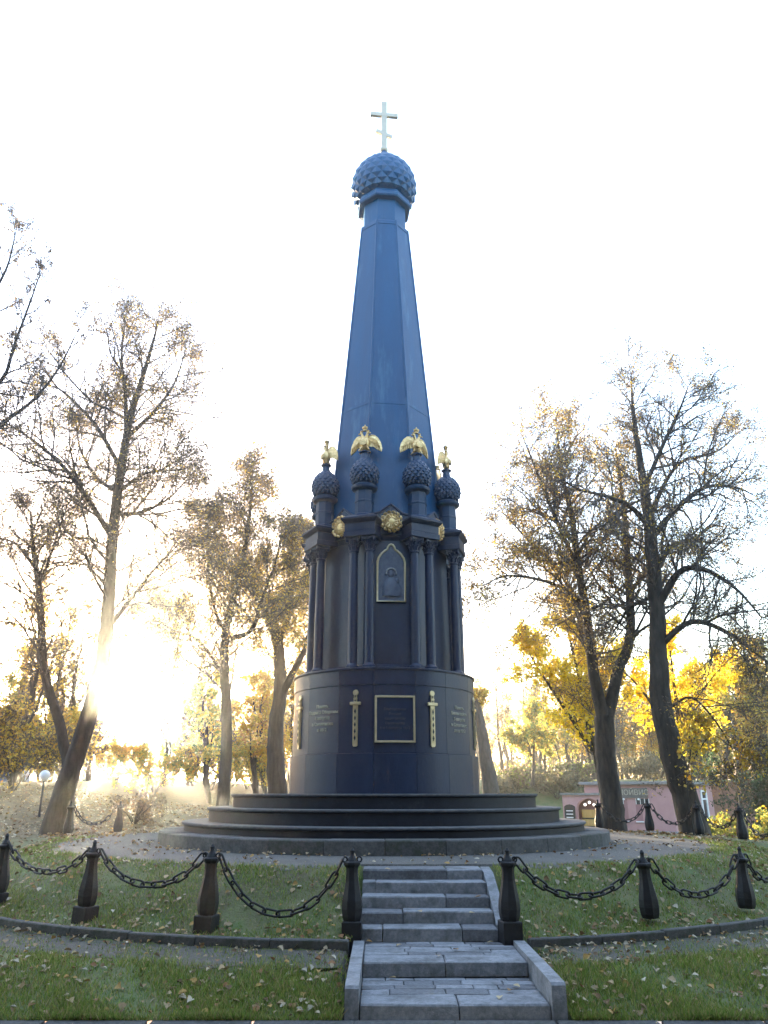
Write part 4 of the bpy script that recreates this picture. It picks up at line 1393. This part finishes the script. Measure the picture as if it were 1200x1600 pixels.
b.inputs['Emission Color'].default_value = (1, .93, .8, 1)
b.inputs['Emission Strength'].default_value = .3
# corner nearest the camera
CN = P(1050, 1240, 58)
CN.z = 0
rz = math.radians(-38)
bd = thing('pink_building', 'low pink building with grey flat roof and arched entrance behind the trees', 'building', (CN.x, CN.y, -1.0), rz)
W_, Dp, H_ = 6.6, 9.5, 3.72        # front runs to -x from the corner, side runs to +y
cx0 = -W_
wb = MB().box(-W_, 0, 0, Dp, 0, H_)
ob('wall', wb.mesh('wall', PINK), bd)
ob('plinth_course', MB().box(-W_ - .05, .05, -.05, Dp + .05, -.6, .62).mesh('plinth_course', PLINTH), bd)
ob('roof', MB().box(-W_ - .3, .3, -.3, Dp + .3, H_ + .003, H_ + .22, bev=.03).mesh('roof', ROOF), bd)
for i in range(24):    # horizontal plaster joints as thin boards
    pass
for i, x in enumerate((-4.6, -3.55, -2.5)):
    w = ob('niche', MB().box(x - .22, x + .22, -.02, .1, 1.25, 2.75).mesh('niche', PINK_D), bd)
    ob('sill', MB().box(x - .28, x + .28, -.10, -.021, 1.17, 1.247).mesh('sill', WHITE), w)
for i, x in enumerate((-4.05, -2.15)):
    w = ob('window', MB().box(x - .5, x + .45, -.045, -.022, 2.38, 2.78).mesh('window', GLASS), bd)
    for q in range(4):
        xx = x - .5 + .95 * q / 3
        ob('window_bar', MB().box(xx - .02, xx + .02, -.07, -.046, 2.38, 2.78).mesh('window_bar', WHITE), w)
sg = ob('sign_board', MB().box(-5.4, -1.75, -.12, -.02, 2.82, 3.5).mesh('sign_board', SIGN), bd)
text('НОЙВИС', .52, LETTER, sg, (-2.75, -.14, 3.17), (math.pi / 2, 0, 0), name='lettering', ext=.02)
text('КАФЕ\nБАР', .22, LETTER, sg, (-4.35, -.14, 3.17), (math.pi / 2, 0, 0), name='lettering', ext=.02)
for x in (-4.6, -3.5, -2.4):
    ob('wall_lamp', MB().lathe([(.05, 2.66), (.09, 2.70), (.06, 2.80)], 8, c=(x, -.2)).mesh('wall_lamp', WHITE), bd)
# side wall windows
for y in (4.3, 7.1):
    w = ob('window', MB().box(.012, .03, y - .62, y + .62, 1.35, 3.25).mesh('window', GLASS), bd)
    fb = MB()
    for yy in (y - .62, y + .62):
        fb.box(.0, .09, yy - .12, yy + .12, 1.2, 3.37)
    for zz in (1.30, 2.72, 3.30):
        fb.box(.0, .085, y - .498, y + .498, zz - .06, zz + .06)
    ob('window_frame', fb.mesh('window_frame', WHITE), w)
    ob('sill', MB().box(.0, .2, y - .85, y + .85, 1.08, 1.18).mesh('sill', WHITE), w)
# entrance pavilion with arch
ex0, ex1, ey = -8.6, -5.35, -1.6
av = MB()
ar_c, ar_r, spring = (-6.55), .98, 1.95
out = [(ex0, -.6), (ex0, 3.0), (ex1, 3.0), (ex1, -.6), (ar_c + ar_r, -.6), (ar_c + ar_r, spring)]
for t in np.linspace(0, math.pi, 13)[1:-1]:
    out.append((ar_c + math.cos(t) * ar_r, spring + math.sin(t) * ar_r * .85))
out += [(ar_c - ar_r, spring), (ar_c - ar_r, -.6)]
av.prism(list(reversed(out)), ey, ey + .35)
pvn = ob('porch', av.mesh('porch', PINK), bd, (.9, 0, 0))
ob('porch_wall', MB().box(ex0, ex0 + .25, ey + .352, -.002, -.6, 3.0).mesh('porch_wall', PINK), pvn)
ob('porch_back', MB().box(ex0 + .252, -W_ - .002, -.3, -.05, -.6, 2.95).mesh('porch_back', PINK_D), pvn)
ob('porch_roof', MB().box(ex0 - .12, ex1 + .1, ey - .12, -.31, 3.003, 3.16).mesh('porch_roof', ROOF), pvn)
dr_ = ob('door', MB().box(ar_c - .85, ar_c + .25, ey + .6, ey + .68, -.3, 2.0).mesh('door', WOODY), pvn)
for z in (.25, .8, 1.35):
    ob('door_band', MB().box(ar_c - .84, ar_c + .24, ey + .57, ey + .598, z, z + .09).mesh('door_band', DARK), dr_)
d2 = ob('door', MB().box(ar_c + .42, ar_c + .95, ey + .6, ey + .68, -.3, 2.0).mesh('door', WOODY), pvn)
ob('door_ring', MB().tube([(ar_c + .68 + math.cos(t) * .2, ey + .56, 1.3 + math.sin(t) * .4) for t in np.linspace(0, 6.28, 17)[:-1]], .05, 6, closed=True).mesh('door_ring', DARK), d2)
bo = [(-8.45, 1.2), (-7.62, 1.2), (-7.62, 2.2), (-7.8, 2.32), (-8.03, 2.36), (-8.27, 2.32), (-8.45, 2.2)]
sb = ob('menu_board', MB().prism(bo, ey - .1, ey - .01).mesh('menu_board', DARK), pvn)
for z in (1.42, 1.65, 1.88):
    ob('board_line', MB().box(-8.3, -7.77, ey - .125, ey - .101, z, z + .07).mesh('board_line', WHITE), sb)
for (x, z) in ((-6.95, 2.35), (-6.6, 2.5), (-6.25, 2.35), (-5.2, 3.1)):
    ob('lit_lamp', MB().lathe([(.01, z - .10), (.08, z - .05), (.10, z), (.08, z + .05), (.01, z + .10)], 10, c=(x, ey + .3 if x < -5.4 else -.25)).mesh('lit_lamp', LAMP, True), pvn)

# brick wall at the far right
bw = thing('brick_wall', 'weathered brown brick wall beyond the pink building at the right edge', 'wall', (0, 0, 0))
w0 = P(1118, 1300, 66)
ob('wall_face', MB().box(w0.x, w0.x + 26, 66, 67.2, -2.0, 2.85).mesh('wall_face', BRICK), bw)
ob('coping', MB().box(w0.x - .1, w0.x + 26, 65.9, 67.3, 2.853, 3.0).mesh('coping', BRICK), bw)
# far left blue kiosk and globe lamp
k0 = P(-5, 1200, 62)
ks = thing('far_building', 'small blue-grey building with white bands at the far left edge', 'building', (k0.x, 62, float(ground(k0.x, 62))))
BLUE = mat('blue_wall', (.12, .16, .30), (.16, .2, .34), scale=2, rough=.8)
ob('wall', MB().box(-2.5, 1.35, 0, 3, -.5, 2.4).mesh('wall', BLUE), ks)
ob('roof', MB().box(-2.7, 1.5, -.2, 3.2, 2.403, 2.6).mesh('roof', ROOF), ks)
for z in (1.35, 1.9):
    ob('white_band', MB().box(-2.5, 1.35, -.04, -.003, z, z + .16).mesh('white_band', WHITE), ks)
gl = P(70, 1212, 31)
gz = float(ground(gl.x, 31))
lp = thing('globe_lamp', 'park lamp with a white globe on a slim post at the left', 'lamp', (gl.x, 31, gz))
gh = gl.z - gz
ob('lamp_post', MB().lathe([(.07, -.2), (.06, .1), (.04, .15), (.035, gh - .2), (.07, gh - .18), (.07, gh - .15)], 10).mesh('lamp_post', IRON_POST, True, 40), lp)
GLOBE = mat('opal_globe', (.75, .74, .72), None, rough=.3)
ob('globe', MB().lathe([(.02 if abs(t) > 1.5 else .2 * math.cos(t), gh + .2 * math.sin(t)) for t in np.linspace(-1.5, 1.5, 11)], 18).mesh('globe', GLOBE, True), lp)

# ------------------------------------------------------------------ grass and fallen leaves
def normals(x, y):
    e = .05
    nx_ = -(ground(x + e, y) - ground(x - e, y)) / (2 * e)
    ny_ = -(ground(x, y + e) - ground(x, y - e)) / (2 * e)
    n = np.stack([nx_, ny_, np.ones_like(nx_)], -1)
    return n / np.linalg.norm(n, axis=1, keepdims=True)

rg = np.random.default_rng(5)
def lawn_mask(x, y):
    r = np.hypot(x - MX, y - MY)
    st = (x > -.42) & (x < 1.86) & (y < 11.7)
    st |= (x > -.36) & (x < 1.72) & (y < 13.6)
    ok = ((r > R_GRAVEL - .25 + .25 * rg.random(len(x))) & (r < R_KERB - .05)) | (r > R_PATH - .15 + .25 * rg.random(len(x)) ** 2) & (y > PAVE_Y)
    ok |= ((r > R_KERB + .06) & (r < R_PATH) & (rg.random(len(x)) < .22))
    return ok & ~st
n = 420000
x = rg.uniform(-8.5, 9.5, n)
y = PAVE_Y + .0 + (22 - PAVE_Y) * rg.random(n) ** 1.9
vis = np.abs(x) < (y * .94 * .5 + .9)
x, y = x[vis], y[vis]
ok = lawn_mask(x, y)
patch = np.sin(x * 1.9 + 1.3 * np.sin(y * 1.4)) * np.cos(y * 2.3 + .8 * np.sin(x * 2.1)) + .5 * np.sin(x * 5.1 + y * 3.3)
ok &= rg.random(len(x)) < np.clip(.72 + .35 * patch, .18, 1)
x, y, patch = x[ok], y[ok], patch[ok]
z = ground(x, y)
n = len(x)
h = rg.uniform(.025, .075, n) * (1 + .25 * patch) * (1 + .25 * (np.hypot(x, y - MY) > R_PATH))
an = rg.uniform(0, 6.28, n)
wv = np.stack([np.cos(an), np.sin(an), 0 * an], -1) * rg.uniform(.004, .009, n)[:, None]
ln = np.stack([rg.normal(size=n) * .45, rg.normal(size=n) * .45, np.ones(n)], -1) * h[:, None]
bp = np.stack([x, y, z - .005], -1)
v = np.stack([bp - wv, bp + wv, bp + ln], 1).reshape(-1, 3)
gc = np.array([[.17, .25, .045], [.235, .295, .06], [.145, .20, .045], [.30, .28, .085], [.35, .28, .14]])[rg.choice(5, size=n, p=[.28, .26, .16, .18, .12])] * rg.uniform(.7, 1.3, (n, 1))
gr_ = ob('grass', fast_mesh('grass', v, np.arange(3 * n).reshape(n, 3), BLADE, False, np.repeat(gc, 3, 0)))
tag(gr_, 'short green grass on the mound and front lawn', 'grass', kind='stuff')

def litter(n, xs, ys, size, keep, seed, name, label):
    rg = np.random.default_rng(seed)
    x = rg.uniform(xs[0], xs[1], n)
    y = rg.uniform(ys[0], ys[1], n)
    k = keep(x, y, rg)
    x, y = x[k], y[k]
    n = len(x)
    nz = normals(x, y)
    nz = nz + rg.normal(size=(n, 3)) * .28
    nz /= np.linalg.norm(nz, axis=1, keepdims=True)
    d1 = rg.normal(size=(n, 3))
    d1 -= nz * (d1 * nz).sum(1, keepdims=True)
    d1 /= np.linalg.norm(d1, axis=1, keepdims=True)
    d2 = np.cross(nz, d1)
    s = size * np.clip(np.exp(rg.normal(size=(n, 1)) * .35), .4, 1.6)
    c = np.stack([x, y, ground(x, y) + rg.uniform(.015, .05, n)], -1)
    stair_lvl = np.zeros(n)
    curl = nz * s * rg.uniform(.05, .45, (n, 1))
    # five-lobed outline folded along the midrib: 8 rim points + centre
    rim = []
    lob = [1.0, .78, .98, .72, .8, .72, .98, .78]
    for q in range(8):
        a = q * math.pi / 4
        rim.append(c + (d1 * math.cos(a) + d2 * math.sin(a) * .8) * s * .6 * lob[q] + curl * abs(math.sin(a)))
    v = np.stack([c] + rim, 1).reshape(-1, 3)
    b = np.arange(n)[:, None, None] * 9
    tri = np.array([[0, q + 1, (q + 1) % 8 + 1] for q in range(8)])[None]
    f = (b + tri).reshape(-1, 3)
    pal = [(.30, .21, .11), (.38, .28, .16), (.44, .36, .24), (.25, .13, .06), (.38, .24, .08), (.16, .10, .05), (.46, .41, .31)]
    cc = np.repeat(pick_cols(rg, n, pal, [3, 3, 3, 2, 2, 2, 2]), 9, 0)
    o = ob(name, fast_mesh(name, v, f, LEAF_F, False, cc))
    tag(o, label, 'leaves', kind='stuff')
def keep_near(x, y, rg):
    r = np.hypot(x - MX, y - MY)
    st = (x > -.45) & (x < 1.86) & (y < 13.4)
    dens = np.where(r < R_GRAVEL, .10, np.where(r < R_KERB, .55, .5))
    dens = np.where((r < 6.1), .35, dens)
    dens = dens + .7 * ((r > R_KERB - .45) & (r < R_KERB + .3)) + 1.5 * ((np.abs(x + .62) < .2) & (y < 9.9)) + .8 * ((np.abs(x - 2.1) < .25) & (y < 13))
    dens = dens * (.55 + .9 * (np.sin(x * 1.3 + y) * np.cos(y * 1.9 - x * .7) > .1))
    return (~st) & (r > 5.5) & (np.abs(x) < y * .5 + 1.2) & (rg.random(len(x)) < dens)
litter(15000, (-9, 10), (PAVE_Y + .05, 20), .058, keep_near, 3, 'fallen_leaves', 'pale brown fallen leaves scattered over the near lawn and path')
def keep_far(x, y, rg):
    r = np.hypot(x - MX, y - MY)
    return (r > 7.0) & (np.abs(x) < y * .6) & ((x < -1) | (y < 34)) & (rg.random(len(x)) < np.where(x < 0, 1, .8))
litter(16000, (-28, 16), (19, 44), .085, keep_far, 4, 'fallen_leaves', 'golden leaf litter covering the bank and crest behind the monument')
# single leaves on the stairs
sl = [(.05, 12.9, 0), (.3, 12.6, 1), (1.35, 12.2, 2), (.5, 11.9, 3), (1.2, 11.75, 3), (.9, 10.9, 4), (.2, 11.2, 4), (1.45, 9.7, 5), (1.35, 9.5, 5), (.1, 10.1, 5), (1.2, 9.2, 5), (-.2, 11.45, 4), (.65, 10.5, 4), (1.4, 11.4, 4)]
lv = [zt, zt - rise, zt - 2 * rise, zt - 3 * rise, .30, .15]
cols = [(.45, .34, .2), (.5, .4, .24), (.34, .2, .08)]
for i, (x, y, k) in enumerate(sl):
    pass
lm = []
for q, c_ in enumerate(cols):
    n8 = [(0, 0, .012)] + [(math.cos(t * math.pi / 4) * .05 * [1, .78, .98, .72, .8, .72, .98, .78][t], math.sin(t * math.pi / 4) * .04 * [1, .78, .98, .72, .8, .72, .98, .78][t], .012 + .014 * abs(math.sin(t * math.pi / 4))) for t in range(8)]
    lm.append(fast_mesh('fallen_leaf', n8, [(0, t + 1, (t + 1) % 8 + 1) for t in range(8)], LEAF_F, False, np.array([c_] * 9)))
for i, (x, y, k) in enumerate(sl):
    o = ob('fallen_leaf', lm[i % 3], None, (x, y, lv[k] + .002), (.1, .1, i * 1.7))
    tag(o, 'dry fallen leaf lying on the stone stairs', 'leaf', 'leaves lying on the stairs')

# ------------------------------------------------------------------ evening haze
HZ = bpy.data.materials.new('haze')
HZ.use_nodes = True
N, L = HZ.node_tree.nodes, HZ.node_tree.links
N.remove(N['Principled BSDF'])
pvv = N.new('ShaderNodeVolumePrincipled')
pvv.inputs['Color'].default_value = (.93, .96, 1.0, 1)
pvv.inputs['Density'].default_value = .0011
pvv.inputs['Anisotropy'].default_value = .925
L.new(pvv.outputs[0], N['Material Output'].inputs['Volume'])
hz = ob('haze', MB().box(-305, 305, -40, 610, -4.0, 27.5).mesh('haze', HZ))
tag(hz, 'thin luminous evening haze filling the park', kind='stuff')
